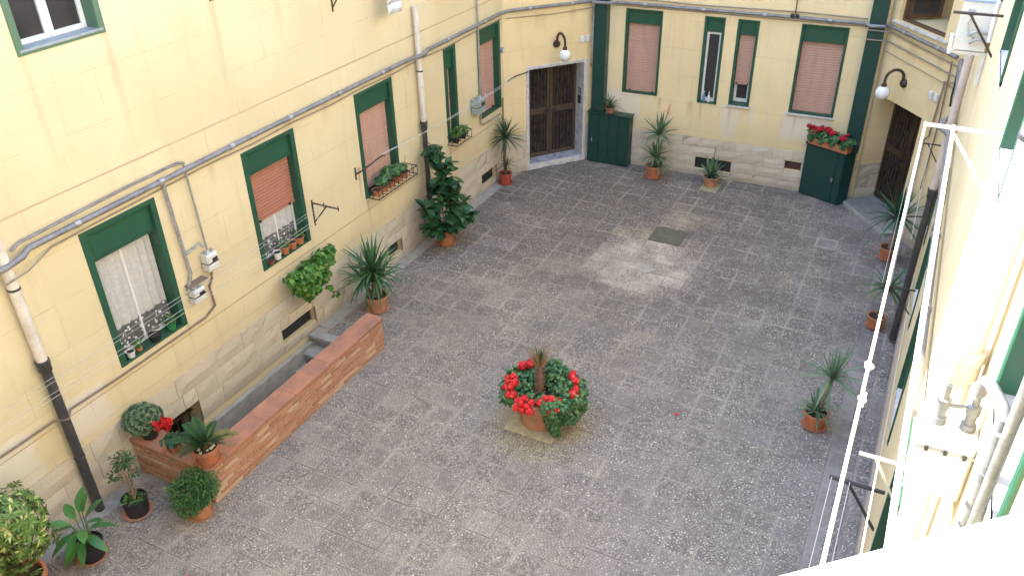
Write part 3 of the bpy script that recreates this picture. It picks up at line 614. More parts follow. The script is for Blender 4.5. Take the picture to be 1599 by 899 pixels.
# landing window over the right entrance, brown casement swung open
F = FCR; w = MB(); u0, u1, z0, z1 = WST
w.fbox(F, u0, u0 + .06, -.16, -.08, z0, z1, .006); w.fbox(F, u1 - .06, u1, -.16, -.08, z0, z1, .006); w.fbox(F, u0 + .06, u1 - .06, -.16, -.08, z1 - .06, z1, .006); w.fbox(F, u0 + .06, u1 - .06, -.16, -.08, z0, z0 + .05, .006)
wl = w.build('window', 'wood_brown', bf)
MB().fbox(F, u0 - .12, u1 + .12, -.3, .05, z0 - .05, z0 - .002, .006).build('sill', 'marble', wl)
Fo = frame(tuple(F(u0 + .07, -.15, 0)[:2]), tuple((F.u * .12 - F.n * .99)[:2]), tuple((F.n * .12 + F.u * .99)[:2])); c = MB()
for q in ((0, .06, z0 + .06, z1 - .07), (.58, .64, z0 + .06, z1 - .07), (.06, .58, z0 + .06, z0 + .13), (.06, .58, z1 - .14, z1 - .07)): c.fbox(Fo, q[0], q[1], -.02, .02, q[2], q[3], .005)
c.build('casement', 'wood_brown', wl); MB().fbox(Fo, .055, .585, -.004, .004, z0 + .125, z1 - .135).build('pane', 'glass', wl)
MB().fbox(F, u0 + .0, u1 - .0, -1.58, -1.4, z0, z1).build('stair_wall', 'room_wall', wl); MB().fbox(F, u0 + .35, u0 + .62, -1.4, -1.37, z0, z1).build('stair_door', 'room_dark', wl)
# ---- right wing (and the camera's corner)
br_ = thing('apartment_building', 'yellow building wing on the right, seen along its wall and sunlit at the near end', 'building', (.5, 8, 0), 'wings of the apartment building round the yard')
def uy(y): return 16.1 - y
RW = [(uy(y1), uy(y0), z0, z1) for (y0, y1, z0, z1) in ((10.4, 11.5, 1.68, 3.55), (7.95, 9.05, 1.66, 3.55), (4.95, 6.05, 1.68, 3.55), (12.9, 13.6, 1.7, 3.55), (4.85, 5.72, 5.95, 7.8), (2.2, 3.05, 5.96, 7.8), (7.2, 8.2, 5.92, 7.8), (10.3, 11.3, 5.9, 7.8))]
wall(FR, 0, 15.1, -.3, 10.5, RW, 'plaster_right', br_)
for k, h in enumerate(RW):
    lo = h[2] < 3
    window(FR, *h, br_, head=.3, sh=h[2] + (.06 if lo else .5), trim=.05, rec=.1, sill=None)
    MB().fbox(FR, h[0], h[1], -.25, .012, h[2] - .04, h[2] + .034).build('sill', 'marble', br_)
st_ = MB().fbox(FR, .02, 15.0, -.01, .022, -.02, .32, .01).build('plinth', 'plaster_cement', br_)
MB().fbox(FR, .02, 15.0, -.01, .012, .322, .92, .006).build('plinth_band', 'stone', br_)
wall(FNC, 0, 2.2, -.3, 7.24, [], 'plaster_right', br_, back=.42)
wall(frame((-1.11, -.5), (-1, 0), (0, 1)), 0, 7.35, -.3, 10, [], 'plaster_right', br_)  # unseen wall behind the camera, added to hold back light from open sky
MB().fbox(FNC, .02, 1.95, -.42, .045, 7.243, 7.362, .012).build('window_sill', 'marble', br_)

# ------------------------------------------------------------------ sunken steps and low brick wall
pit = thing('basement_stairwell', 'sunken concrete stairwell between the stone base and the low brick wall', 'stairs', (-7.85, 7, -2))
MB().box(-8.45, -7.3, 5.2, 8.95, -2.2, -2.0).build('pit_floor', 'concrete', pit)
q = MB(); q.box(-8.438, -8.36, 6.26, 8.66, -2.0, -.115); q.build('ledge', 'concrete_pale', pit)
q = MB(); q.box(-7.36, -7.31, 5.3, 8.93, -2.0, -.02); q.box(-8.45, -7.36, 5.24, 5.32, -2.0, -.02); q.box(-8.44, -7.36, 8.92, 8.98, -2.0, -.02); q.build('retaining_wall', 'concrete', pit)
for k in range(7):
    y1 = 8.925 - .27 * k; z = -.004 - .19 * k
    MB().box(-8.435 if k == 0 else -8.36, -7.362, y1 - .285, y1, z - .055, z).build('tread', 'concrete_pale', pit); MB().box(-8.358, -7.364, y1 - .265, y1 - .005, -2.0, z - .056).build('riser', 'concrete', pit)
bw = thing('brick_wall', 'low red brick wall with terracotta coping round the sunken steps', 'wall', (-7.1, 7, 0))
ZT = .535
core = MB(); core.box(-7.318, -7.062, 5.062, 8.918, -.02, ZT - .004); core.box(-8.43, -7.318, 5.062, 5.318, -.02, ZT - .004); core.build('mortar_bed', 'mortar', bw)
random.seed(12)
def brick_me(l, d, h):
    b = MB(); e = .004
    return tile_mb(l, h, .0, .005).v
BH, BL = .0535, .25
def face_bricks(F, u0, u1, z1, fore, budget=[0]):
    n = int((z1) / BH); hh = z1 / n
    for r_ in range(n):
        u = u0 - (BL / 2 if r_ % 2 else 0)
        while u < u1 - .01:
            a, b = max(u, u0) + .005, min(u + BL, u1) - .005; u += BL
            if b - a < .03: continue
            l_, j = rnd(-.002, .002), rnd(-.002, .003)
            MB().fbox(F, a, b, -.03, .010 + j, r_ * hh + .0055, (r_ + 1) * hh - .0055, .004).build('brick', 'brick', bw)
Fbx = frame((-7.062, 5.052), (0, 1), (1, 0)); Fby = frame((-8.43, 5.062), (1, 0), (0, -1)); Fbe = frame((-7.052, 8.918), (-1, 0), (0, 1))
face_bricks(Fbx, 0, 3.866, ZT - .006, 1); face_bricks(Fby, 0, 1.356, ZT - .006, 1); face_bricks(Fbe, 0.012, .26, ZT - .006, 1)
y = 5.372
for k, ln in enumerate((.75, .62, .8, .7, .686)):
    MB().fbox(frame((-7.03, y), (0, 1), (0, 0.0001) if 0 else (1, 0)), .002, ln - .002, -.32, 0, ZT, ZT + .055, .006).build('coping_slab', 'brick_coping', bw); y += ln
for (x0, x1) in ((-8.435, -7.80), (-7.796, -7.03)): MB().fbox(frame((x0, 5.03), (1, 0), (0, -1)), .002, x1 - x0 - .002, -.338, 0, ZT, ZT + .055, .006).build('coping_slab', 'brick_coping', bw)

# ------------------------------------------------------------------ covers in the floor
def cover(name, x0, x1, y0, y1, mat, lab, rim='concrete'):
    o = thing(name, lab, 'drain cover', ((x0 + x1) / 2, (y0 + y1) / 2, 0)); f = MB(); w = .05
    for q in ((x0, x1, y0, y0 + w), (x0, x1, y1 - w, y1), (x0, x0 + w, y0 + w, y1 - w), (x1 - w, x1, y0 + w, y1 - w)): f.box(*q, -.02, .007)
    f.build('cover_frame', rim, o); MB().box(x0 + w + .004, x1 - w - .004, y0 + w + .004, y1 - w - .004, -.02, .004).build('lid', mat, o); return o
simple('mossy_concrete', (.13, .125, .09), .9, .3, 9, bump=.5)
cover('manhole_cover', -4.36, -3.71, 14.31, 14.93, 'mossy_concrete', 'large square mossy manhole cover beside the pale washed patch of paving', 'mossy_concrete')
cover('inspection_cover', -1.30, -.89, 15.42, 15.86, 'paving_base', 'small square inspection cover with a pale rim near the right entrance', 'concrete_pale')
o = thing('drain_cap', 'small round grey drain cap in the pale patch of paving', 'drain cover', (-4.0, 13.17, 0))
MB().lathe((-4.0, 13.17, 0), [(.14, -.01), (.14, .008), (.11, .009), (.105, .005)], 24).build('cap_ring', 'sill_grey', o); MB().lathe((-4.0, 13.17, 0), [(.10, -.01), (.10, .006)], 24).build('cap_lid', 'plaster_cement', o)
for (x, y, lab) in ((-2.25, 9.35, 'single red petal fallen on the paving right of the big planter'), (-6.55, 4.0, 'tiny red petal lying on the paving in front of the leafy bush pot')):
    mb = MB(); mb.leaf((x, y, .006), (1, .3, .06), (0, 0, 1), .09, .06, .2); tag(mb.build('fallen_petal', 'petal_red'), lab, 'petal', 'petals fallen on the paving')

# ------------------------------------------------------------------ green metal cabinets and duct columns
gp = MB().fbox(FF, .02, .32, -.02, .22, 1.262, 9.0, .008)
col1 = thing('duct_column', 'dark green metal duct column rising from the cabinet beside the left entrance', 'duct', tuple(FF(.17, .1, 1.26)), 'green duct columns in the corners'); gp.build('duct_casing', 'green_dark', col1)
gp = MB().fbox(FF, 5.70, 6.0, -.02, .20, 1.205, 9.0, .008)
col2 = thing('duct_column', 'green duct column above the flower box of red geraniums', 'duct', tuple(FF(5.9, .1, 1.2)), 'green duct columns in the corners'); gp.build('duct_casing', 'green_dark', col2)
c1 = thing('metal_cabinet', 'dark green metal cabinet left of the aloe pot, small plant on top', 'cabinet', (-6.5, 17.6, 0), 'green cabinets against the back wall')
q = MB(); q.box(-7.02, -5.99, 17.535, 17.775, .01, 1.235); q.build('cabinet_body', 'green_dark', c1)
q = MB(); q.box(-7.05, -5.96, 17.50, 17.776, 1.236, 1.258); q.build('cabinet_top', 'green_dark', c1)
for k in range(4): MB().box(-6.99 + k * .245, -6.99 + k * .245 + .238, 17.518, 17.536, .05, 1.21).build('door_panel', 'green_dark', c1)
MB().box(-6.92, -6.90, 17.505, 17.519, .52, .62).build('handle', 'galvanised', c1)
c2 = thing('metal_cabinet', 'green metal cabinet under the flower box by the right entrance', 'cabinet', (-1.6, 17.6, 0), 'green cabinets against the back wall')
def prism(mb, poly, z0, z1):
    n = len(poly); return mb.add([(x, y, z0) for x, y in poly] + [(x, y, z1) for x, y in poly], [tuple(range(n))[::-1], tuple(range(n, 2 * n))] + [(k, (k + 1) % n, n + (k + 1) % n, n + k) for k in range(n)])
prism(MB(), [(-2.05, 17.83), (-1.20, 17.50), (-1.03, 17.69), (-1.03, 17.90), (-2.05, 17.88)], .01, 1.17).build('cabinet_body', 'green_dark', c2)
prism(MB(), [(-2.08, 17.81), (-1.19, 17.465), (-1.0, 17.68), (-1.0, 17.92), (-2.08, 17.885)], 1.172, 1.195).build('cabinet_top', 'green_dark', c2)
Fc = frame((-2.05, 17.83), (.932, -.362), (-.362, -.932))
MB().fbox(Fc, .02, .75, .0, .018, .04, 1.15, .004).build('door_panel', 'green_dark', c2); MB().fbox(Fc, .757, .90, .0, .018, .04, 1.15, .004).build('door_panel', 'green_dark', c2)
MB().fbox(Fc, .70, .73, .018, .04, .50, .58).build('handle', 'galvanised', c2)

# ------------------------------------------------------------------ drainpipes, conduits, meters
def downpipe(x, y, r, ztop, zmid, zbot, lab, up='white_pipe', low='black_pipe', wx=None):
    o = thing('downpipe', lab, 'drainpipe', (x, y, zbot), 'drainpipes on the walls')
    MB().tube([(x, y, zmid), (x, y, ztop)], r, 16).build('upper_pipe', up, o, True)
    MB().tube([(x, y, zbot), (x, y, zmid - .10)], r * .95, 16).build('lower_pipe', low, o, True)
    MB().lathe((x, y, zmid - .16), [(r * 1.0, 0), (r * 1.22, .02), (r * 1.22, .1), (r * 1.32, .11), (r * 1.32, .16), (r * 1.05, .165)], 20).build('collar', low, o, True)
    z = zmid + .95
    while z < ztop - .1: MB().lathe((x, y, z), [(r * 1.02, 0), (r * 1.12, .004), (r * 1.12, .022), (r * 1.02, .026)], 20).build('clamp', 'iron_grey', o, True); z += 1.6
    s_ = 1 if x > -2 else -1
    z = zbot + .9
    while z < zmid - .3: MB().lathe((x, y, z), [(r * 1.0, 0), (r * 1.08, .004), (r * 1.08, .026), (r * 1.0, .03)], 20).build('clamp', low, o, True); z += 1.5
    return o
downpipe(-8.36, 4.31, .062, 8.5, 2.40, .0, 'white drainpipe with a black lower half beside the lace curtain window')
downpipe(-8.37, 12.55, .053, 4.60, 2.48, .0, 'white over black drainpipe behind the tall rubber plant')
downpipe(.41, 12.65, .055, 5.3, 2.75, .05, 'pinkish drainpipe with a black foot on the right wall', 'pink_pipe')
downpipe(.41, 3.48, .062, 9, 5.86, .0, 'sunlit white drainpipe on the right wall near the gas meter', 'white_pipe', 'white_pipe')
def wallpath(pts, F, d): return [F(u, d, z) for u, z in pts]
main = []
main += [FL(4.0, .16, 3.66), FL(4.28, .17, 3.66), FL(4.5, .15, 3.68), FL(4.62, .09, 3.71), FL(8.4, .075, 3.735), FL(12.0, .075, 3.735), FL(12.3, .10, 3.74), FL(12.45, .17, 3.745), FL(12.66, .17, 3.745), FL(12.85, .09, 3.75), FL(15.8, .075, 3.76)]
main += [FCL(.1, .08, 3.765), FCL(2.15, .08, 3.76), FF(.0, .28, 3.76), FF(.36, .27, 3.76), FF(.5, .08, 3.755), FF(5.6, .08, 3.76), FF(5.72, .25, 3.76), FF(6.0, .25, 3.77), FCR(.15, .08, 3.78), FCR(2.2, .08, 3.74)]
mo = thing('conduit', 'thick grey conduit running round the three walls above the windows', 'pipe', tuple(main[4]))
MB().tube(main, .035, 10).build('pipe', 'grey_pipe', mo, True)
un = MB()
for p, q in zip(main, main[1:]):
    if (q - p).length > .8:
        n_ = int((q - p).length / 1.6) + 1
        for k in range(n_): a_ = p.lerp(q, (k + .5) / n_); dd = (q - p).normalized(); MB().tube([a_ - dd * .035, a_ + dd * .035], .044, 10).build('pipe_clip', 'galvanised', mo, True)
def cable(pts, r, mat, lab, cat='cable', name='cable', grp=None, n=6): return tag(MB().tube(pts, r, n).build(name, mat, None, True), lab, cat, grp)
cable([FL(4.45, .05, 3.74), FL(4.55, .06, 3.80), FL(6.0, .05, 3.84), FL(6.85, .05, 3.84), FL(6.95, .05, 3.80)], .018, 'grey_pipe', 'short grey pipe lying just above the thick conduit over the first window', 'pipe', 'gas_pipe')
cab = [FL(4.2, .2, 3.5), FL(4.5, .15, 3.5), FL(4.9, .05, 3.58), FL(5.5, .03, 3.59), FL(7.4, .03, 3.62)]
for k in range(8): cab.append(FL(8.2 + k * .9, .03, 3.61 + (.012 if k % 2 else -.012)))
cab += [FL(15.9, .03, 3.62)]
cable(cab, .011, 'thin_cable', 'thin brown cable strung just below the conduit on the left wall')
cable([FCL(.05, .03, 3.60), FCL(1.2, .03, 3.57), FCL(2.2, .03, 3.6)], .009, 'thin_cable', 'thin cable above the left entrance lamp')
cable([FF(.4, .03, 3.86), FF(2.4, .03, 3.83), FF(4.4, .03, 3.86), FF(5.65, .03, 3.84)], .014, 'thin_cable', 'slim cable just above the conduit on the back wall')
cable([FF(.4, .03, 3.68), FF(2.0, .03, 3.69), FF(4.0, .03, 3.68), FF(5.68, .03, 3.69)], .009, 'thin_cable', 'slim cable just below the conduit on the back wall')
for k, (z, l) in enumerate(((3.68, 'upper'), (3.5, 'middle'))):
    cable([FF(5.7, .24, z), FF(6.0, .24, z), FCR(.2, .04, z - .02), FCR(1.2, .04, z - .06), FCR(2.3, .04, z - .1)], .014, 'thin_cable', l + ' of the cables across the wall under the landing window')
cable([FCR(.1, .03, 3.28), FCR(2.3, .03, 3.2)], .008, 'thin_cable', 'lowest thin wire above the right entrance lamp')
cable([FCR(2.25, .05, 3.7), FCR(2.26, .05, 3.3), FCR(2.0, .04, 3.25), FCR(1.95, .04, 2.2), FCR(1.85, .04, 2.1), FCR(1.85, .04, .6)], .018, 'thin_cable', 'bent brown pipe beside the right entrance', 'pipe', 'gas_pipe')
cable([FCR(2.05, .04, 3.62), FCR(2.12, .04, 2.6), FCR(2.1, .04, 1.2)], .014, 'rust_pipe', 'thin rusty pipe next to the white bell boxes by the right entrance', 'pipe', 'gas_pipe')
cable([FR(.25, .06, 3.72), FR(.35, .10, 3.6), FR(.4, .1, 3.2), FR(.3, .08, 3.0)], .018, 'iron_grey', 'dark cable bundle bending down beside the pinkish drainpipe')
mo2 = thing('conduit', 'straight grey conduit along the right wall behind the white ropes', 'pipe', tuple(FR(5, .1, 3.74)))
MB().tube([FR(.1, .08, 3.74), FR(3, .08, 3.72), FR(3.3, .2, 3.72), FR(3.6, .2, 3.72), FR(3.9, .08, 3.74), FR(5.2, .08, 3.77), FR(10.8, .08, 4.10)], .04, 10).build('pipe', 'grey_pipe', mo2, True)
un = MB()
for y_, z_ in ((5.6, 3.79), (7.4, 3.9), (9.1, 4.0)): MB().tube([FR(y_, .08, z_), FR(y_ + .06, .08, z_ + .004)], .05, 10).build('pipe_clip', 'galvanised', mo2, True)
cable([FF(.06, .24, 3.9), FF(.0, .26, 3.4), FCL(2.2, .04, 3.2), FCL(2.2, .04, 2.6), FCL(2.17, .04, 2.3), FCL(2.22, .04, 2.25)], .013, 'thin_cable', 'looped brown cable between the left entrance and the green column')
cable([FF(.02, .245, 3.9), FF(.015, .25, 2.4)], .007, 'cord_grey', 'pale cord hanging down the left green column')
# gas pipes and meters on the left wall
cable([FL(6.55, .05, 3.70), FL(6.56, .05, 3.4), FL(6.60, .05, 2.64), FL(6.62, .05, 2.3), FL(6.50, .05, 2.06)], .024, 'galvanised', 'grey gas pipe dropping from the conduit to the lower gas meter', 'pipe', 'gas_pipe')
cable([FL(6.60, .05, 2.60), FL(6.78, .06, 2.63), FL(6.84, .09, 2.68), FL(6.88, .11, 2.60)], .022, 'galvanised', 'short branch pipe leading to the upper gas meter', 'pipe', 'gas_pipe')
cable([FL(6.93, .05, 3.80), FL(6.95, .05, 3.3), FL(6.97, .06, 2.50)], .014, 'galvanised', 'thin grey pipe dropping to the upper gas meter', 'pipe', 'gas_pipe')
def meter(F, u, z, lab, mat='meter_white', sz=(.2, .14, .26), d0=.03):
    o = thing('gas_meter', lab, 'gas meter', tuple(F(u, 0, z)), 'gas meters on the walls'); w, dp, h = sz
    MB().fbox(F, u - w / 2, u + w / 2, d0, d0 + dp, z, z + h * .45, .02).build('lower_case', mat, o); MB().fbox(F, u - w / 2, u + w / 2, d0, d0 + dp, z + h * .47, z + h, .02).build('upper_case', mat, o)
    MB().fbox(F, u - w / 2 - .006, u + w / 2 + .006, d0, d0 + dp * .96, z + h * .44, z + h * .48).build('seam', 'iron_grey', o)
    MB().fbox(F, u - w * .1, u + w * .35, d0 + dp, d0 + dp + .012, z + h * .58, z + h * .76).build('dial', 'plate_dark', o)
    q = MB()
    for uu in (u - w * .28, u + w * .28): q.tube([F(uu, d0 + dp / 2, z + h - .005), F(uu, d0 + dp / 2, z + h + .05)], .024, 10)
    q.build('pipe_union', 'galvanised', o, True); return o
meter(FL, 6.95, 2.22, 'white gas meter box high on the wall right of the lace curtain window', sz=(.19, .14, .25))
meter(FL, 6.62, 1.88, 'lower small gas meter beneath a rusty plate right of the lace curtain window', sz=(.2, .12, .2))
q = thing('meter_shelf', 'rusty metal plate over the lower gas meter', 'shelf', tuple(FL(6.66, .05, 2.14))); MB().fbox(FL, 6.5, 6.82, .0, .13, 2.142, 2.155).build('plate', 'rust_pipe', q)
cable([FL(6.95, .08, 2.22), FL(6.95, .05, 2.05), FL(6.88, .04, 1.95), FL(6.9, .04, 1.62), FL(6.7, .03, 1.53), FL(5.2, .03, 1.52), FL(4.45, .04, 1.55), FL(4.31, .18, 1.55), FL(4.2, .05, 1.55), FL(.5, .03, 1.56)], .016, 'rust_pipe', 'rusty gas pipe running along the wall below the lace curtain window', 'pipe', 'gas_pipe')
meter(FL, 14.62, 1.98, 'grey blue meter box on the wall left of the farthest shuttered window', 'meter_grey', (.3, .18, .30))
cable([FL(14.84, .05, 5.2), FL(14.84, .05, 2.9), FL(14.83, .05, 1.66), FL(14.95, .04, 1.60), FL(15.7, .04, 1.58)], .02, 'galvanised', 'thin grey pipe running down beside the farthest shuttered window', 'pipe', 'gas_pipe')
cable([FL(15.86, .04, 1.9), FL(15.86, .04, .9), FL(15.85, .04, .3)], .016, 'rust_pipe', 'rusty pipe in the corner behind the small palm', 'pipe', 'gas_pipe')
o = thing('junction_box', 'round white junction box at the corner by the left entrance', 'junction box', tuple(FL(15.93, 0, 2.95))); MB().tube([FL(15.92, .0, 2.95), FL(15.92, .05, 2.95)], .055, 16).build('box', 'sill_grey', o, True); MB().tube([FL(15.92, .05, 2.95), FL(15.92, .06, 2.95)], .035, 12).build('lid', 'meter_white', o, True)
def bell(F, u, z, lab):
    o = thing('alarm_box', lab, 'wall box', tuple(F(u, 0, z)), 'white boxes beside the entrances')
    MB().fbox(F, u - .055, u + .055, 0, .035, z - .07, z + .07, .008).build('case', 'meter_white', o); MB().fbox(F, u - .03, u + .03, .034, .04, z - .02, z + .04).build('cover', 'white_frame', o)
bell(FCL, 1.93, 2.92, 'white wall box right of the left entrance lamp, nearer the lamp'); bell(FCL, 2.09, 2.93, 'white wall box nearest the left green column')
bell(FCR, 1.70, 2.90, 'white wall box right of the right entrance lamp, nearer the lamp'); bell(FCR, 1.85, 2.90, 'white wall box nearest the thin pipes right of the right entrance lamp')
o = thing('cable_fitting', 'black double fitting on the conduit above the widest back window', 'cable fitting', tuple(FF(4.28, .1, 3.82))); q = MB()
for s_ in (-1, 1): q.ball(FF(4.28 + s_ * .05, .13, 3.80), .045, 8)
q.build('insulator', 'plate_dark', o, True); MB().tube([FF(4.28, .1, 3.82), FF(4.28, .05, 4.6)], .012, 6).build('drop_cable', 'iron', o)

# ------------------------------------------------------------------ wall lamps
def lamp(F, u, z, lab, su):
    o = thing('wall_lamp', lab, 'lamp', tuple(F(u, 0, z)), 'globe lamps over the entrances'); 
    MB().tube([F(u, 0, z), F(u, .03, z), F(u, .07, z)], [.085, .085, .05], 16).build('wall_plate', 'iron', o, True)
    pts = [F(u, .05, z - .02)] ; 
    for k in range(11): a_ = math.pi * (1 - k / 10); pts.append(F(u, .05 + .19 + .19 * math.cos(a_), z + .12 + .16 * math.sin(a_)))
    pts.append(F(u, .43, z + .02)); MB().tube(pts, .028, 10).build('gooseneck', 'iron', o, True)
    MB().lathe(F(u, .43, z - .03), [(.05, 0), (.05, .05), (.03, .07)], 14).build('cap', 'iron', o, True)
    MB().ball(F(u, .43, z - .15), .135, 12).build('globe', 'lamp_globe', o, True)
lamp(FCL, 1.30, 2.90, 'globe lamp on a black gooseneck over the left entrance', 1); lamp(FCR, .87, 2.86, 'globe lamp on a black gooseneck over the right entrance', -1)

# ------------------------------------------------------------------ clotheslines, brackets, ropes
def wire(mb, a, b, r, sag=.0, n=10, seg=6):
    a, b = Vector(a), Vector(b); mb.tube([a.lerp(b, k / n) - Vector((0, 0, sag * 4 * (k / n) * (1 - k / n))) for k in range(n + 1)], r, seg); return mb
def bracket(F, u, z, L, o, mat='iron', r=.014, brace=.35, name='bracket'):
    q = MB().tube([F(u, .0, z), F(u, L, z)], r, 8); q.tube([F(u, .0, z - brace), F(u, L * .55, z - .005)], r * .8, 8); q.tube([F(u, 0, z - brace - .05), F(u, 0.004, z + .05)], r * 1.2, 6)
    for k in (.45, .98): q.tube([F(u, L * k, z - .04), F(u, L * k, z + .05)], r * .6, 6)
    return q.build(name, mat, o, True)
o = thing('clothesline', 'four thin lines strung low past the two nearest left windows', 'clothesline', tuple(FL(7, .3, 2.2)), 'clotheslines on the walls')
bracket(FL, 9.26, 2.2, .54, o); bracket(FL, 2.2, 2.2, .54, o)
for k, dx in enumerate((.22, .29, .46, .53)): wire(MB(), FL(9.26, dx, 2.23), FL(2.2, dx, 2.23), .0022, .03 + .01 * k).build('line', 'cord_grey', o)
o = thing('clothesline', 'thin double line strung past the three farther left windows to the corner', 'clothesline', tuple(FL(13, .2, 2.4)), 'clotheslines on the walls')
q = MB().tube([FL(10.45, .0, 2.22), FL(10.47, .09, 2.27), FL(10.95, .24, 2.42), FL(11.0, .25, 2.40)], .015, 8); q.tube([FL(10.45, 0, 2.12), FL(10.45, .004, 2.34)], .018, 6); q.build('bracket', 'iron', o, True)
q = MB().tube([FCL(.58, .0, 2.34), FCL(.57, .06, 2.38), FCL(.2, .17, 2.36), FCL(-.02, .26, 2.30)], .013, 8); q.build('bracket', 'iron', o, True)
for k, (a_, b_) in enumerate(((0, 0), (.035, .05), (.06, .10))): wire(MB(), FL(10.95, .24 - a_, 2.43), FCL(.08 + b_, .22, 2.34), .0028, .05 + .02 * k).build('line', 'cord_grey', o)
q = MB()
for yy in (14.55, 14.75): q.tube([FL(yy, .20, 2.36), FL(yy + .03, .21, 2.28)], .012, 6)
q.build('clothes_peg', 'meter_white', o)
def rightline(y, z, lab, mat, L=.46, xs=(.04, .19), r=.0045, rope='cord_grey', near=1.2, br_r=.014, sag=.05, brace=.4, knots=()):
    o = thing('clothesline', lab, 'clothesline', (.3, y, z), 'clotheslines on the walls'); F = FR; u = uy(y)
    q = MB().tube([F(u, 0, z), F(u, L, z)], br_r, 8); q.tube([F(u, 0, z - brace), F(u, L * .66, z - .004)], br_r * .8, 8); q.build('bracket', mat, o, True)
    for k, x in enumerate(xs):
        wire(MB(), (x, y, z + .012), (x, near, z + .0), r[k] if isinstance(r, tuple) else r, sag, 14, 8).build('line', rope, o, True)
        if k == 0 and knots:
            for (yk) in knots:
                tq = (y - yk) / (y - near); zk = z + .012 - sag * 4 * tq * (1 - tq); kb = MB(); random.seed(int(yk * 100))
                for j in range(5): kb.ball((x + rnd(-.010, .010), yk + rnd(-.03, .03), zk + rnd(-.010, .010)), rnd(.008, .013), 6)
                kb.build('knot', rope, o, True)
    return o
rightline(5.76, 6.04, 'thick white ropes on a white bracket nearest the camera, knotted on one rope', 'white_frame', .47, (.04, .205), (.0065, .011), 'rope_white', .75, .013, .05, .42, (2.72, 2.95))
rightline(9.43, 5.95, 'bare dark clothesline bracket beside the air conditioner', 'iron', .44, (), .004)
rightline(16.0, 2.2, 'dark bracket on the right wall beside the right entrance with thin cords', 'iron', .40, (.15, .28), .004, near=12)
rightline(11.4, 1.71, 'dark bracket on the black foot of the pinkish drainpipe with thin cords', 'iron', .5, (.05, .16), .004, near=16)
rightline(6.53, 2.22, 'dark bracket low on the right wall with two thin cords over the paving', 'iron_grey', .50, (.02, .185), .004, near=2.0, br_r=.02, brace=.5)
o = rightline(5.3, 3.62, 'white bracket below the thick ropes against the sunlit right wall', 'white_frame', .34, (.3,), .005, 'rope_white', near=1.0, br_r=.015)

# ------------------------------------------------------------------ laundry and the floor-above line
o = thing('clothesline', 'clothesline under the upper left windows carrying white laundry, mostly above the frame', 'clothesline', (-8.1, 13, 5.2), 'clotheslines on the walls')
for dx in (.3, .42): wire(MB(), FL(10.4, dx, 5.38), FL(15.6, dx, 5.38), .0045, .02).build('line', 'rope_white', o)
bracket(FL, 10.4, 5.36, .46, o); bracket(FL, 15.6, 5.36, .46, o)
def cloth(y0, y1, z0, z1, dx, lab):
    q = MB(); n = 10
    for k in range(n):
        a_, b_ = y0 + (y1 - y0) * k / n, y0 + (y1 - y0) * (k + 1) / n; f_ = lambda y, z: dx + .02 * math.sin(y * 21) * (z1 - z) * 1.6
        for j in range(4):
            za, zb_ = z0 + (z1 - z0) * j / 4, z0 + (z1 - z0) * (j + 1) / 4
            q.quad(FL(a_, f_(a_, za), za), FL(b_, f_(b_, za), za), FL(b_, f_(b_, zb_), zb_), FL(a_, f_(a_, zb_), zb_))
    ob = q.build('hanging_cloth', 'cloth_white', None, True); md = ob.modifiers.new('s', 'SOLIDIFY'); md.thickness = .004
    tag(ob, lab, 'laundry', 'white laundry on the line')
cloth(11.42, 11.86, 4.70, 5.37, .30, 'white cloth hanging left of the top of the drainpipe at the photo top edge'); cloth(13.3, 13.75, 4.66, 5.37, .30, 'white cloth hanging right of the drainpipe top at the photo top edge')

# ------------------------------------------------------------------ air conditioner, right gas meter
o = thing('air_conditioner', 'white outdoor air conditioner unit hung on the right wall at the top', 'air conditioner', (.3, 10.9, 5.3))
MB().box(.15, .46, 10.5, 11.3, 5.32, 5.84).build('case', 'ac_white', o); MB().box(.14, .47, 10.49, 11.31, 5.842, 5.86).build('top_panel', 'ac_blue', o)
q = MB()
for z in (5.302,): q.box(.10, .495, 10.52, 10.56, z - .03, z + .004); q.box(.10, .495, 11.2, 11.24, z - .03, z + .004); q.box(.10, .135, 10.47, 11.3, z - .03, z + .002)
q.box(.455, .495, 10.52, 10.56, 4.95, 5.27); q.build('support_rail', 'ac_white', o)
q = MB()
for (x, z) in ((.27, 5.50), (.30, 5.42)): q.tube([(x, 10.498, z), (x, 10.44, z), (x + .06, 10.42, z + .05), (.47, 10.44, z + .03)], .016, 8)
q.tube([(.25, 10.498, 5.66), (.24, 10.45, 5.62), (.26, 10.43, 5.54), (.33, 10.43, 5.47)], .009, 6); q.build('hoses', 'galvanised', o, True)
MB().box(.21, .28, 10.488, 10.50, 5.70, 5.76).build('name_plate', 'sill_grey', o)
q = MB().tube([(.48, 10.42, 5.45), (.47, 10.40, 5.8), (.48, 10.42, 6.4)], .022, 8); q.build('line_set', 'cloth_white', o, True)
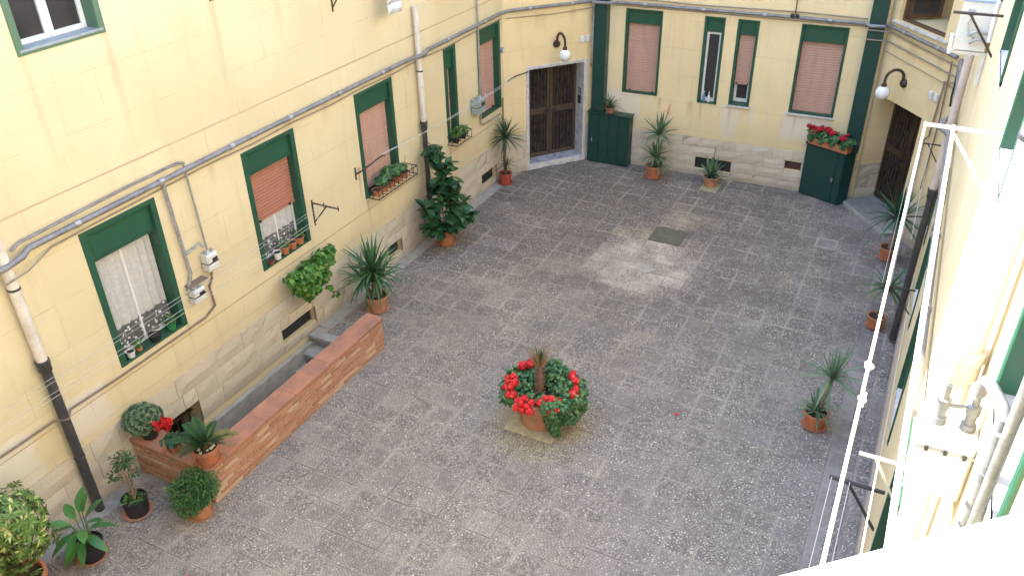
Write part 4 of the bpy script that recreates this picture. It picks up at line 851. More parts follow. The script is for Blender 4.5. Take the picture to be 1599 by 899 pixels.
def gm2():
    o = thing('gas_meter', 'sunlit white gas meter with brass valves at the photo right edge', 'gas meter', (.4, 3.1, 5.45), 'gas meters on the walls')
    Fm = frame((.285, 2.98), (1, 0), (0, -1))
    MB().fbox(Fm, 0, .213, -.24, 0, 5.42, 5.715, .012).build('case', 'meter_white', o); MB().fbox(Fm, -.004, .217, -.244, .006, 5.66, 5.672).build('seam', 'sill_grey', o)
    for k in range(3): MB().fbox(Fm, .03 + k * .07, .045 + k * .07, .005, .014, 5.655, 5.676).build('screw', 'plate_dark', o)
    for x in (.345, .455): MB().lathe((x, 3.10, 5.715), [(.024, 0), (.030, .004), (.030, .03), (.021, .034), (.021, .075), (.027, .08), (.027, .12), (.014, .125), (.014, .19)], 16).build('valve', 'pipe_grey_dark', o, True)
    MB().tube([(.345, 3.10, 5.80), (.455, 3.10, 5.83)], .008, 8).build('link_pipe', 'pipe_grey_dark', o, True)
    MB().tube([(.455, 3.10, 5.9), (.458, 3.06, 5.99), (.46, 2.95, 6.05), (.46, 2.6, 6.2), (.46, 2.52, 6.2), (.46, 2.5, 6.12), (.46, 2.5, 3.0)], .024, 12).build('inlet_pipe', 'pipe_grey_dark', o, True)
    for (y, z) in ((2.5, 5.98), (2.5, 6.15)): MB().tube([(.46, y, z), (.46, y, z + .03)], .032, 12).build('pipe_union', 'pipe_grey_dark', o, True)
    return o
gm2()
cable([(.45, 2.33, 7.6), (.45, 2.33, 2.5)], .019, 'pipe_grey_dark', 'second grey pipe running down the sunlit wall at the photo right edge', 'pipe', 'gas_pipe', n=10)

# ------------------------------------------------------------------ pots and plants
def pot(root, c, rt, rb, h, mat='terracotta', saucer=True, soil=True, rim=True, n=28):
    x, y, z = c
    prof = [(rb, .012), (rb * 1.01, .03), (rb + (rt - rb) * .7, h * .74)]
    prof += [(rt * .965, h * .80), (rt * 1.04, h * .81), (rt * 1.05, h * .99), (rt * 1.03, h)] if rim else [(rt, h)]
    prof += [(rt * .92, h), (rt * .88, h * .86), (.01, h * .855)]
    MB().lathe(c, prof, n).build('pot', mat, root, True)
    if soil:
        s_ = MB(); rr = rt * .89; s_.add([(x, y, z + h * .9)] + [(x + rr * math.cos(6.283 * k / 16), y + rr * math.sin(6.283 * k / 16), z + h * .87 + rnd(-.004, .01)) for k in range(16)], [(0, 1 + k, 1 + (k + 1) % 16) for k in range(16)]); s_.build('soil', 'soil', root, True)
    if saucer: MB().lathe(c, [(rb * 1.12, .001), (rb * 1.4, .03), (rb * 1.36, .032), (rb * 1.1, .010), (.01, .008)], n).build('saucer', mat if mat != 'pot_black' else 'terracotta_pale', root, True)
def blade_mesh(name, mat, L=1., W=.05, droop=.25, seg=5, fold=.3):
    """a strap leaf along +X, curving down"""
    mb = MB(); V = []
    for k in range(seg + 1):
        t_ = k / seg; x = L * t_ * (1 - .12 * droop * t_); z = -droop * L * t_ ** 2.2; w = W * .5 * (min(1, .55 + t_ * 1.8)) * (1 - t_ ** 3) + .001
        V += [(x, w, z + w * fold), (x, 0, z), (x, -w, z + w * fold)]
    F_ = []
    for k in range(seg): a_ = k * 3; F_ += [(a_, a_ + 1, a_ + 4, a_ + 3), (a_ + 1, a_ + 2, a_ + 5, a_ + 4)]
    mb.add(V, F_); return mb.mesh(name, mat, True, recalc=False)
def aim(p, az, el, s=1., roll=0.): return Matrix.Translation(p) @ Euler((0, 0, az)).to_matrix().to_4x4() @ Euler((0, -el, 0)).to_matrix().to_4x4() @ Euler((roll, 0, 0)).to_matrix().to_4x4() @ Matrix.Scale(s, 4)
def rosette(root, p, n, L, W, mat, el=(-.5, 1.5), droop=(.1, .5), name='leaf', seed=0, kinds=4, sc_=(.75, 1.1)):
    random.seed(seed); me = [blade_mesh(name, mat, L, W, droop[0] + (droop[1] - droop[0]) * k / max(1, kinds - 1)) for k in range(kinds)]
    for k in range(n):
        f = (k + .5) / n; e_ = el[0] + (el[1] - el[0]) * (f ** .8) + rnd(-.1, .1); az = k * 2.39996 + rnd(-.25, .25)
        kd = min(kinds - 1, max(0, int((1 - f) * kinds + rnd(-.6, .6)))); inst(name, me[kd], aim(Vector(p) + Vector((math.cos(az), math.sin(az), 0)) * .02, az, e_, rnd(*sc_), rnd(-.3, .3)), root)
def rosette_joined(root, p, n, L, W, mat, el, droop, seed, name='foliage'):
    random.seed(seed); mb = MB()
    for k in range(n):
        f = (k + .5) / n; az = k * 2.39996 + rnd(-.25, .25); mw = aim(p, az, el[0] + (el[1] - el[0]) * f + rnd(-.1, .1), rnd(.75, 1.1)); dr = droop[0] + (droop[1] - droop[0]) * (1 - f); seg = 4; V = []
        for i in range(seg + 1): t_ = i / seg; w = W * .5 * min(1, .6 + t_ * 1.5) * (1 - t_ ** 2.5) + .0008; V += [mw @ Vector((L * t_, w, -dr * L * t_ ** 2 + w * .4)), mw @ Vector((L * t_, 0, -dr * L * t_ ** 2)), mw @ Vector((L * t_, -w, -dr * L * t_ ** 2 + w * .4))]
        mb.add(V, [q for i in range(seg) for q in ((i * 3, i * 3 + 1, i * 3 + 4, i * 3 + 3), (i * 3 + 1, i * 3 + 2, i * 3 + 5, i * 3 + 4))])
    return mb.build(name, mat, root, True, kind='stuff')
def cloud(root, blobs, n, size, mat, seed, shape='leaf', name='foliage', up=.5, fill=.55):
    """leaves scattered through overlapping uneven blobs: (centre, radii)"""
    random.seed(seed); mb = MB(); wts = [b[1][0] * b[1][1] * b[1][2] for b in blobs]
    for _ in range(n):
        c, r_ = random.choices(blobs, wts)[0]; d = Vector((random.gauss(0, 1), random.gauss(0, 1), random.gauss(0, 1))).normalized(); k = rnd(fill, 1.04) ** .6
        k *= .84 + .3 * mnoise.noise(d * 2.1 + Vector(c) * 3)
        p = Vector(c) + Vector((d.x * r_[0], d.y * r_[1], d.z * r_[2])) * k; s_ = size * rnd(.65, 1.25)
        nn = (d + Vector((0, 0, up)) + Vector((rnd(-.7, .7), rnd(-.7, .7), rnd(-.4, .7)))).normalized()
        if shape == 'disc': mb.disc(p, nn, s_ * .5, 6)
        else:
            dd = (d + Vector((rnd(-1, 1), rnd(-1, 1), rnd(-.7, .5)))).normalized(); mb.leaf(p, dd, nn, s_, s_ * (.5 if shape == 'leaf' else .28), .2, rnd(0, .2))
    return mb.build(name, mat, root, True, kind='stuff')
def flower_mesh(r_, mat, n=22, seed=0, name='flower_head', pr=.30):
    random.seed(seed); mb = MB()
    for k in range(n):
        d = Vector((random.gauss(0, 1), random.gauss(0, 1), random.gauss(.3, .8))).normalized(); p = d * r_ * rnd(.6, 1); nn = (d + Vector((rnd(-.5, .5), rnd(-.5, .5), rnd(-.3, .5)))).normalized(); mb.disc(p, nn, r_ * pr * rnd(.8, 1.25), 5)
    mb.ball((0, 0, 0), r_ * .8, 5)
    return mb.mesh(name, mat, True, recalc=False)
def limb(root, pts, r_, mat='bark', name='stem'):
    return MB().tube(pts, r_, 8).build(name, mat, root, True)
GP = 'potted plants round the yard'
# 1 big planter in the middle of the yard
ped = thing('stone_slab', 'square pale slab flush in the paving under the big planter', 'slab', (-3.97, 8.36, 0))
for i in range(2):
    for j in range(2): MB().add([(v[0] - 4.36 + PT * (i + .5) + .0, v[1] + 7.98 + PT * (j + .5), v[2] + .022) for v in tile_mb(PT, PT, .003, .012).v], tile_mb(PT, PT).f).build('slab', 'ped_stone', ped)
C = Vector((-3.95, 8.36, .024)); o = thing('flower_planter', 'big terracotta pot of red geraniums and ivy leaves in the middle of the yard', 'planter', tuple(C), GP)
random.seed(21); pot(o, C, .385, .265, .53, 'terracotta_pale', False)
MB().lathe(C + Vector((0, 0, .33)), [(.345, 0), (.357, .008), (.357, .02), (.352, .028)], 28).build('band', 'terracotta_pale', o, True)
tr = MB(); pts = [C + Vector((0, 0, .42)), C + Vector((.01, 0, .65)), C + Vector((.0, .01, .84)), C + Vector((.01, .01, .95))]; tr.tube(pts, [.036, .043, .042, .032], 12)
random.seed(22)
for k in range(90): az = k * 2.4; z = .45 + .50 * k / 90; d = Vector((math.cos(az), math.sin(az), .7)); tr.leaf(C + Vector((d.x * .038, d.y * .038, z)), d, (0, 0, 1), .06, .035, .3)
tr.build('trunk', 'bark_red', o)
mb = MB(); random.seed(23)
for k in range(48): az = rnd(0, 6.28); e_ = rnd(1.02, 1.5); d = Vector((math.cos(az) * math.cos(e_), math.sin(az) * math.cos(e_), math.sin(e_))); p = C + Vector((d.x * .045, d.y * .045, .92)); mb.leaf(p, d, (d.y, -d.x, .2), rnd(.32, .62), .016, .2, rnd(-.05, .15), .4)
mb.build('dry_fronds', 'leaf_dry', o); rosette_joined(o, C + Vector((0, 0, 1.0)), 12, .3, .02, 'leaf_cycas', (1.2, 1.5), (0, .05), 24, 'young_fronds')
bl_ = []
random.seed(25)
for k in range(15):
    a_ = 6.283 * k / 15 + rnd(-.12, .12)
    if 4.05 < a_ < 5.4: continue            # front left of the rim shows bare terracotta
    rr = rnd(.42, .54); bl_.append(((C.x + rr * math.cos(a_), C.y + rr * math.sin(a_), C.z + rnd(.50, .62)), (.19, .19, .15)))
bl_ += [((C.x + .33, C.y - .26, C.z + .34), (.17, .15, .22)), ((C.x + .34, C.y - .24, C.z + .19), (.14, .13, .19)), ((C.x + .50, C.y - .05, C.z + .36), (.18, .22, .22)), ((C.x + .56, C.y + .12, C.z + .40), (.15, .2, .18)), ((C.x + .3, C.y + .1, C.z + .66), (.2, .2, .14)), ((C.x - .25, C.y + .2, C.z + .62), (.2, .2, .13)), ((C.x - .36, C.y - .22, C.z + .42), (.12, .12, .14)), ((C.x + .1, C.y + .3, C.z + .66), (.25, .15, .12))]
bl_ += [((C.x + .22 * math.cos(k * 1.05), C.y + .22 * math.sin(k * 1.05), C.z + .58), (.13, .13, .10)) for k in range(6)]
cloud(o, bl_, 5600, .058, 'leaf_geranium', 26, 'disc', 'ivy_foliage', .6, .3)
fm = [flower_mesh(.062, 'petal_red', 26, 30 + k) for k in range(3)]; random.seed(27)
rv, fv = Vector((.904, .427, 0)), Vector((.427, -.904, 0))
for (a_, b_, z_) in [(-.44, .0, .66), (-.41, .10, .66), (-.47, .07, .62), (-.38, -.06, .70), (-.45, -.1, .64), (-.36, .06, .70), (-.44, .18, .58), (-.38, .2, .6), (-.27, .38, .60), (-.18, .43, .58), (-.30, .33, .58), (-.12, .40, .62), (-.22, .36, .66), (-.25, .44, .52), (-.14, .47, .52), (-.33, .40, .53),
                     (.05, .42, .60), (.12, .43, .60), (.2, .41, .60), (.0, .40, .62), (.15, .37, .66), (.27, .36, .60), (.08, .36, .66), (.22, .46, .54), (.13, .49, .52), (.46, -.05, .72), (.50, .0, .69), (.47, -.12, .72), (.48, .22, .66), (.53, .25, .60), (.45, .26, .66), (.50, .17, .68),
                     (-.12, -.36, .74), (-.2, -.33, .73), (-.05, -.38, .76), (.02, -.36, .76), (-.26, -.3, .72), (-.15, -.28, .76)]:
    inst('flower_head', fm[random.randrange(3)], Matrix.Translation(C + rv * a_ + fv * b_ + Vector((0, 0, z_ + .03))) @ Euler((rnd(-.4, .4), rnd(-.4, .4), rnd(0, 6))).to_matrix().to_4x4() @ Matrix.Scale(rnd(.95, 1.2), 4), o)
# 2 yucca by the wall end
def simplepot(name, lab, cat, c, rt, rb, h, mat, seed, saucer=True, grp=GP, rim=True):
    o = thing(name, lab, cat, c, grp); random.seed(seed); pot(o, Vector(c), rt, rb, h, mat, saucer, rim=rim); return o
c = (-7.83, 9.83, 0); o = simplepot('potted_yucca', 'spiky yucca in a round terracotta pot behind the end of the brick wall', 'potted plant', c, .20, .15, .30, 'terracotta_pale', 41); c = Vector(c)
limb(o, [c + Vector((0, 0, .24)), c + Vector((-.02, .0, .5)), c + Vector((-.04, .02, .74))], [.055, .05, .045], 'bark_pale', 'trunk'); limb(o, [c + Vector((.06, -.03, .24)), c + Vector((.08, -.02, .45)), c + Vector((.06, .02, .62))], [.04, .035, .03], 'bark', 'trunk'); limb(o, [c + Vector((-.03, -.06, .24)), c + Vector((-.06, -.1, .42)), c + Vector((-.14, -.12, .6))], [.035, .03, .026], 'bark', 'trunk')
rosette(o, c + Vector((-.04, .02, .76)), 74, .66, .046, 'leaf_yucca', (-.7, 1.5), (.0, .4), seed=42); rosette(o, c + Vector((.07, .02, .62)), 34, .52, .044, 'leaf_yucca', (-.5, 1.3), (.0, .4), seed=43); rosette(o, c + Vector((-.15, -.12, .62)), 30, .52, .044, 'leaf_yucca', (-.5, 1.3), (.0, .4), seed=44)
# 3 tall rubber plant in front of the drainpipe
c = (-7.98, 12.45, 0); o = simplepot('potted_rubber_plant', 'tall broad-leaved rubber plant against the black drainpipe', 'potted plant', c, .18, .14, .33, 'terracotta', 45); c = Vector(c)
random.seed(46)
def oval_leaf(name, mat, L, W, droop=.15):
    mb = MB(); prof = [(0, .12), (.15, .6), (.4, 1), (.65, .9), (.85, .5), (1, .03)]; V = []
    for t_, w in prof: V += [(L * t_, W * .5 * w, -droop * L * t_ * t_ + W * .07 * w), (L * t_, 0, -droop * L * t_ * t_), (L * t_, -W * .5 * w, -droop * L * t_ * t_ + W * .07 * w)]
    F_ = [];
    for k in range(5): a_ = k * 3; F_ += [(a_, a_ + 1, a_ + 4, a_ + 3), (a_ + 1, a_ + 2, a_ + 5, a_ + 4)]
    return mb.add(V, F_).mesh(name, mat, True, recalc=False)
fm = [oval_leaf('leaf', 'leaf_ficus', .27, .15, .1), oval_leaf('leaf', 'leaf_ficus', .23, .135, .35)]
stems = [([(0, 0, .28), (-.06, .0, .9), (-.10, -.02, 1.5), (-.14, -.03, 2.05)], 40, .95), ([(.03, .03, .28), (.12, .06, .6), (.16, .10, 1.05), (.16, .14, 1.45)], 34, .35), ([(-.04, -.05, .28), (-.10, -.22, .6), (-.14, -.36, .95)], 22, .4), ([(.05, -.03, .28), (.22, .0, .5), (.34, .05, .75)], 22, .3), ([(0, .05, .28), (.12, .26, .5), (.2, .42, .8)], 24, .3), ([(-.05, -.06, .28), (-.02, -.26, .42), (0, -.38, .5)], 16, .2), ([(-.06, 0, .9), (.02, -.18, 1.2), (.0, -.32, 1.45)], 26, .3), ([(0, 0, .4), (.25, -.18, .5), (.32, -.25, .6)], 14, .2), ([(0, 0, .6), (.02, .2, .95), (.05, .3, 1.2)], 18, .3), ([(-.08, 0, 1.2), (.04, .05, 1.5), (.08, .08, 1.75)], 22, .2), ([(-.06, -.05, .5), (-.05, -.35, .8), (-.05, -.58, 1.05)], 20, .45), ([(-.06, -.05, .3), (.0, -.4, .5), (.05, -.6, .62)], 16, .5), ([(.05, .05, .3), (.3, .2, .5), (.42, .32, .62)], 18, .4)]
for pts, n, low in stems:
    P = [c + Vector(p) for p in pts]; limb(o, P, [.014] * (len(P) - 1) + [.007], 'bark', 'stem')
    for k in range(int(n * 1.9)):
        t_ = rnd(low if low < .9 else .35, 1) * (len(P) - 1); i = min(len(P) - 2, int(t_)); p = P[i].lerp(P[i + 1], t_ - i)
        if low > .9 and t_ < 2.1 and random.random() < .75: p = P[-1] + Vector((0, 0, rnd(-.35, .02)))
        az = rnd(0, 6.28); inst('leaf', fm[k % 2], aim(p, az, rnd(-.5, .9), rnd(.7, 1.1), rnd(-.4, .4)), o)
limb(o, [c + Vector((.02, -.02, .3)), c + Vector((-.03, -.02, 1.35))], .012, 'meter_white', 'cane')
# 4 small palm in the corner by the left entrance
c = (-8.22, 15.52, 0); o = simplepot('potted_dracaena', 'slim tufted dracaena in a red pot in the corner left of the entrance', 'potted plant', c, .15, .125, .27, 'pot_red', 47, rim=False); c = Vector(c)
limb(o, [c + Vector((0, 0, .2)), c + Vector((-.02, .02, .6)), c + Vector((.02, .0, 1.12))], [.03, .026, .024], 'bark', 'trunk'); limb(o, [c + Vector((.02, 0, .2)), c + Vector((.04, .0, .5))], .02, 'bark', 'trunk')
rosette_joined(o, c + Vector((.02, 0, 1.12)), 80, .5, .035, 'leaf_drac', (-.4, 1.45), (.05, .4), 48); rosette_joined(o, c + Vector((.04, 0, .45)), 34, .26, .022, 'leaf_drac', (-.2, 1.4), (.05, .5), 49)
# 5 aloe with the red flower spike
c = (-5.24, 17.26, 0); o = simplepot('potted_aloe', 'two tiered aloe with a red flower spike in a terracotta pot by the back wall', 'potted plant', c, .185, .135, .31, 'terracotta', 50); c = Vector(c)
limb(o, [c + Vector((0, 0, .25)), c + Vector((.02, .02, .7)), c + Vector((.05, .05, 1.05))], [.035, .03, .028], 'bark', 'trunk')
rosette(o, c + Vector((.05, .04, 1.05)), 44, .50, .048, 'leaf_aloe', (-.5, 1.5), (-.1, .4), seed=51); rosette(o, c + Vector((.02, .0, .52)), 44, .45, .045, 'leaf_aloe', (-.35, 1.3), (-.1, .35), seed=52); rosette(o, c + Vector((.12, -.06, .32)), 24, .34, .04, 'leaf_aloe', (-.2, 1.2), (-.1, .3), seed=53)
limb(o, [c + Vector((.08, .05, 1.1)), c + Vector((.16, .04, 1.4)), c + Vector((.21, .05, 1.58))], .009, 'stem_green', 'flower_stalk')
mb = MB(); random.seed(54)
for k in range(46): f = k / 46; az = k * 2.4; mb.leaf(c + Vector((.21 + .03 * f, .05, 1.56 + .22 * f)), (math.cos(az), math.sin(az), -.6 + .9 * f), (0, 0, 1), .055 * (1.1 - f * .7), .018, .3)
mb.build('flower_spike', 'petal_orange', o)
# 6 low agave on its little slab
pd = thing('stone_slab', 'small pale slab under the low aloe pot by the back wall', 'slab', (-3.88, 17.22, 0)); MB().box(-4.07, -3.69, 17.02, 17.46, -.01, .035).build('slab', 'ped_stone', pd)
c = (-3.90, 17.28, .036); o = simplepot('potted_aloe', 'low spreading aloe with a bare stalk in front of the dark wall vent', 'potted plant', c, .175, .14, .24, 'terracotta_pale', 55, False); c = Vector(c)
rosette(o, c + Vector((0, 0, .24)), 40, .44, .06, 'leaf_aloe', (.05, 1.4), (-.25, .15), seed=56); limb(o, [c + Vector((-.02, .02, .3)), c + Vector((-.01, .05, .6)), c + Vector((.02, .06, .92))], [.016, .013, .006], 'bark', 'stalk')
# 7 little plant on the left cabinet
c = (-6.52, 17.62, 1.259); o = simplepot('potted_spider_plant', 'little spider plant in a terracotta pot on the left green cabinet', 'potted plant', c, .11, .085, .14, 'terracotta', 57, False); c = Vector(c)
rosette_joined(o, c + Vector((0, 0, .14)), 44, .36, .022, 'leaf_drac', (.0, 1.4), (.1, .7), 58); limb(o, [c + Vector((0, 0, .15)), c + Vector((-.12, -.02, .36)), c + Vector((-.2, -.03, .44))], .005, 'leaf_dry', 'stalk')
# 8 geranium box on the right cabinet
o = thing('flower_box', 'long terracotta flower box of dark red geraniums on the right green cabinet', 'flower box', (-1.6, 17.62, 1.196), GP)
Fg = frame((-2.02, 17.76), (.932, -.362), (-.362, -.932)); MB().fbox(Fg, .0, .90, -.18, .02, 1.197, 1.36, .012).build('trough', 'terracotta', o)
bl_ = [(tuple(Fg(.03 + .12 * k, -.06 + .03 * (k % 2), 1.44 + .02 * (k % 3))), (.14, .15, .13)) for k in range(8)] + [(tuple(Fg(.05 + .25 * k, .03, 1.36)), (.1, .07, .1)) for k in range(4)]
cloud(o, bl_, 1100, .075, 'leaf_geranium', 59, 'disc', 'foliage', .6, .3)
fm = [flower_mesh(.06, 'petal_dark', 24, 60 + k) for k in range(3)]; random.seed(61)
for k in range(34):
    u = rnd(-.05, .82); inst('flower_head', fm[k % 3], Matrix.Translation(Fg(u, rnd(-.14, .08), 1.53 + rnd(-.06, .07) - .06 * max(0, u - .6))) @ Euler((rnd(-.5, .5), rnd(-.5, .5), rnd(0, 6))).to_matrix().to_4x4() @ Matrix.Scale(rnd(.7, 1.15), 4), o)
for (u, d, z) in ((.08, .05, 1.62), (.25, 0, 1.64)): inst('flower_head', fm[0], Matrix.Translation(Fg(u, d, z)) @ Matrix.Scale(.6, 4), o)
# 9 plants along the right wall
c = (.02, 15.52, 0); o = simplepot('potted_yucca', 'dark spiky yucca in an orange pot beside the right entrance step', 'potted plant', c, .155, .115, .26, 'terracotta', 62); c = Vector(c)
limb(o, [c + Vector((.03, 0, .2)), c + Vector((.06, .0, .5)), c + Vector((.04, 0, .85))], [.05, .045, .04], 'bark_pale', 'trunk'); rosette(o, c + Vector((.04, 0, .88)), 58, .68, .05, 'leaf_dark', (-.6, 1.5), (.0, .4), seed=63)
c = (.10, 13.0, 0); o = simplepot('potted_yucca', 'small yucca with yellowing leaves beside the black foot of the pinkish drainpipe', 'potted plant', c, .14, .11, .22, 'terracotta', 64); c = Vector(c)
limb(o, [c + Vector((0, 0, .18)), c + Vector((.05, 0, .5)), c + Vector((.06, .02, .75))], [.025, .022, .02], 'bark', 'trunk'); rosette(o, c + Vector((.06, .02, .75)), 36, .46, .04, 'leaf_yucca', (-.5, 1.4), (.05, .5), seed=65)
mb = MB(); random.seed(66)
for k in range(8): az = rnd(0, 6.28); mb.leaf(c + Vector((.06, .02, .72)), (math.cos(az), math.sin(az), -.3), (0, 0, 1), .42, .035, .2, .2)
mb.build('yellow_leaves', 'leaf_cycas_yellow', o)
c = (-.37, 9.98, 0); o = simplepot('potted_aloe', 'loose two-headed aloe in a terracotta pot alone on the right of the yard', 'potted plant', c, .17, .125, .27, 'terracotta', 67); c = Vector(c)
limb(o, [c + Vector((0, .02, .22)), c + Vector((.06, .1, .5)), c + Vector((.1, .14, .78))], [.03, .028, .025], 'bark_pale', 'trunk')
rosette(o, c + Vector((.1, .14, .80)), 34, .54, .036, 'leaf_aloe', (-.3, 1.45), (-.1, .5), seed=68); rosette(o, c + Vector((-.01, -.01, .27)), 30, .36, .034, 'leaf_aloe', (.0, 1.4), (-.1, .5), seed=69)
# 10 on the brick wall
ZC = ZT + .056
c = (-8.20, 5.20, ZC); o = simplepot('potted_succulent', 'mound of grey green succulent rosettes in a black pot on the brick coping', 'potted plant', c, .12, .095, .19, 'pot_black', 70, False); c = Vector(c)
random.seed(71)
def ros_mesh(seed):
    random.seed(seed); mb = MB()
    for k in range(26): f = k / 26; az = k * 2.39996; e_ = .15 + f * 1.2; d = Vector((math.cos(az) * math.cos(e_), math.sin(az) * math.cos(e_), math.sin(e_))); mb.leaf(d * .008, d, (0, 0, 1), .075 * (1 - f * .55), .034 * (1 - f * .4), .25, -.1, .65)
    return mb.mesh('rosette', 'leaf_succulent', True, recalc=False)
rm = [ros_mesh(72 + k) for k in range(3)]; random.seed(75); cc = c + Vector((-.03, -.02, .30)); mb = MB()
for k in range(46):
    f = (k + .5) / 46; e_ = math.asin(1 - 1.45 * f); az = k * 2.39996; d = Vector((math.cos(az) * math.cos(e_), math.sin(az) * math.cos(e_), math.sin(e_))); p = cc + Vector((d.x * .215, d.y * .215, d.z * .17)) * rnd(.9, 1.05)
    inst('rosette', rm[k % 3], Matrix.Translation(p) @ d.to_track_quat('Z', 'Y').to_matrix().to_4x4() @ Matrix.Scale(rnd(.8, 1.2), 4), o); mb.tube([c + Vector((0, 0, .15)), p - d * .01], .007, 5)
mb.build('stems', 'stem_green', o)
c = (-7.72, 5.16, ZC); o = simplepot('potted_cyclamen', 'red cyclamen in a small terracotta pot between the succulent and the cycad', 'potted plant', c, .085, .065, .13, 'terracotta', 76); c = Vector(c)
cloud(o, [(tuple(c + Vector((0, 0, .17))), (.17, .17, .07)), (tuple(c + Vector((.05, .05, .19))), (.12, .12, .06))], 240, .065, 'leaf_cyclamen', 77, 'disc', 'foliage', 1.2, .2)
mb = MB(); random.seed(78)
for k in range(24):
    p = c + Vector((rnd(-.14, .04), rnd(-.07, .05), rnd(.27, .44))); mb_ = [mb.leaf(p, (rnd(-.6, .6), rnd(-.6, .6), 1), (math.cos(j * 1.3), math.sin(j * 1.3), 0), rnd(.075, .10), .055, .3) for j in range(5)]
mb.build('blossom', 'petal_red', o)
mb = MB()
for k in range(8): mb.tube([c + Vector((rnd(-.03, .03), rnd(-.03, .03), .14)), c + Vector((rnd(-.09, .04), rnd(-.05, .05), .3))], .003, 4)
mb.build('stalks', 'stem_green', o)
c = (-7.17, 5.20, ZC); o = simplepot('potted_cycad', 'cycad with stiff feathered fronds and white pebbles in a terracotta pot on the coping corner', 'potted plant', c, .165, .12, .24, 'terracotta', 79); c = Vector(c)
random.seed(80); mb = MB()
for k in range(9): mb.ball(c + Vector((.11 * math.cos(k * .7 + .2) * rnd(.6, 1.1), .11 * math.sin(k * .7 + .2) * rnd(.6, 1.1), .225)), rnd(.018, .03), 6, (1, 1, .7))
mb.build('pebbles', 'pebble', o, True); MB().ball(c + Vector((0, 0, .25)), .05, 8).build('trunk', 'bark', o, True)
def frond(mat, L, seed, droop):
    random.seed(seed); mb = MB(); ctr = lambda t_: Vector((L * t_, 0, -droop * L * t_ ** 2)); mb.tube([ctr(k / 6) for k in range(7)], [.007 - .0008 * k for k in range(7)], 5)
    for k in range(40):
        t_ = .10 + .90 * k / 40; l_ = .13 * math.sin(math.pi * min(1, t_ * .85 + .12)) + .02
        for s_ in (-1, 1): mb.leaf(ctr(t_), (.55, s_, .25), (0, 0, 1), l_, .016, .1, .1, .4)
    return mb.mesh('frond', mat, False, recalc=False)
fr = [frond('leaf_cycas', .52, 81, .25), frond('leaf_cycas', .48, 82, .6), frond('leaf_cycas_yellow', .50, 83, .55)]; random.seed(84)
for k in range(18): inst('frond', fr[2] if k in (3, 8, 14) else fr[k % 2], aim(c + Vector((0, 0, .28)), k * 2.4 + rnd(-.2, .2), (rnd(.9, 1.3) if k in (1, 4, 7, 10, 13, 16) else rnd(.2, .65)), rnd(.68, .92), rnd(-.3, .3)), o)
# 11 on the ground by the wall's near corner
c = (-7.10, 4.83, 0); o = simplepot('potted_bush', 'round small-leaved bush in a pot against the brick wall corner', 'potted plant', c, .145, .12, .20, 'terracotta_pale', 85); c = Vector(c)
cloud(o, [(tuple(c + Vector((0, 0, .40))), (.28, .26, .22)), (tuple(c + Vector((.12, .08, .48))), (.22, .2, .2)), (tuple(c + Vector((-.16, -.06, .40))), (.22, .22, .2)), (tuple(c + Vector((-.02, -.14, .30))), (.24, .18, .2)), (tuple(c + Vector((-.05, .08, .54))), (.2, .2, .15))], 5200, .038, 'leaf_bushdark', 86, 'leaf', 'foliage', .7, .35)
mb = MB(); random.seed(87)
for k in range(12): a_ = rnd(0, 6.28); mb.tube([c + Vector((0, 0, .2)), c + Vector((.16 * math.cos(a_), .16 * math.sin(a_), rnd(.4, .6)))], .006, 5)
mb.build('stems', 'bark', o)
c = (-7.87, 4.50, 0); o = simplepot('potted_shrub', 'sparse twisted shrub in a black pot beside the black drainpipe foot', 'potted plant', c, .165, .14, .25, 'pot_black', 88, rim=False); c = Vector(c)
random.seed(89)
for k in range(9):
    a_ = rnd(0, 6.28); b_ = Vector((math.cos(a_), math.sin(a_), 0)); limb(o, [c + Vector((0, 0, .2)), c + b_ * rnd(.03, .09) + Vector((-.03, .02, .36)), c + b_ * rnd(.02, .16) + Vector((-.06, .04, rnd(.45, .6))), c + b_ * rnd(.08, .2) + Vector((-.08, .05, rnd(.55, .78)))], [.012, .009, .006, .003], 'bark_pale', 'branch')
cloud(o, [(tuple(c + Vector((-.10, .08, .78))), (.16, .15, .1)), (tuple(c + Vector((-.2, -.02, .56))), (.09, .09, .05)), (tuple(c + Vector((.04, .1, .62))), (.08, .08, .06))], 300, .055, 'leaf_bonsai', 90, 'leaf', 'foliage', .6, .2); cloud(o, [(tuple(c + Vector((0, 0, .25))), (.14, .14, .05))], 130, .05, 'leaf_bush', 91, 'leaf', 'undergrowth', .8, .2)
c = (-7.80, 3.74, 0); o = simplepot('potted_lily', 'broad-leaved peace lily in a black pot by the foot of the left wall', 'potted plant', c, .17, .14, .25, 'pot_black', 92, rim=False); c = Vector(c); random.seed(93)
lm = [oval_leaf('leaf', 'leaf_lily', .40, .16, .25), oval_leaf('leaf', 'leaf_lily', .36, .15, .7)]
for k, (az, e_, h_, kd, s_) in enumerate([(-2.6, .25, .62, 1, 1), (-1.9, .1, .55, 1, 1.05), (-1.2, .2, .6, 1, .95), (-.5, .4, .66, 0, 1), (.3, .6, .72, 0, .95), (1.2, .8, .75, 0, .9), (2.2, .75, .8, 0, 1.05), (2.9, .35, .7, 0, 1), (-2.2, .5, .74, 0, .9), (-1.5, -.2, .4, 1, 1), (-.9, -.15, .42, 1, .9), (1.7, 1.2, .8, 0, .85), (-3.0, -.1, .45, 1, 1), (.9, .3, .55, 1, .9), (-.1, .1, .5, 1, 1)]):
    b_ = Vector((math.cos(az), math.sin(az), 0)); h_ *= .80; s_ *= .76; p = c + b_ * .09 + Vector((-.02, 0, h_)); limb(o, [c + Vector((0, 0, .2)), c + b_ * .05 + Vector((0, 0, h_ * .6)), p], .006, 'stem_green', 'stalk'); inst('leaf', lm[kd], aim(p, az, e_, s_, rnd(-.3, .3)), o)
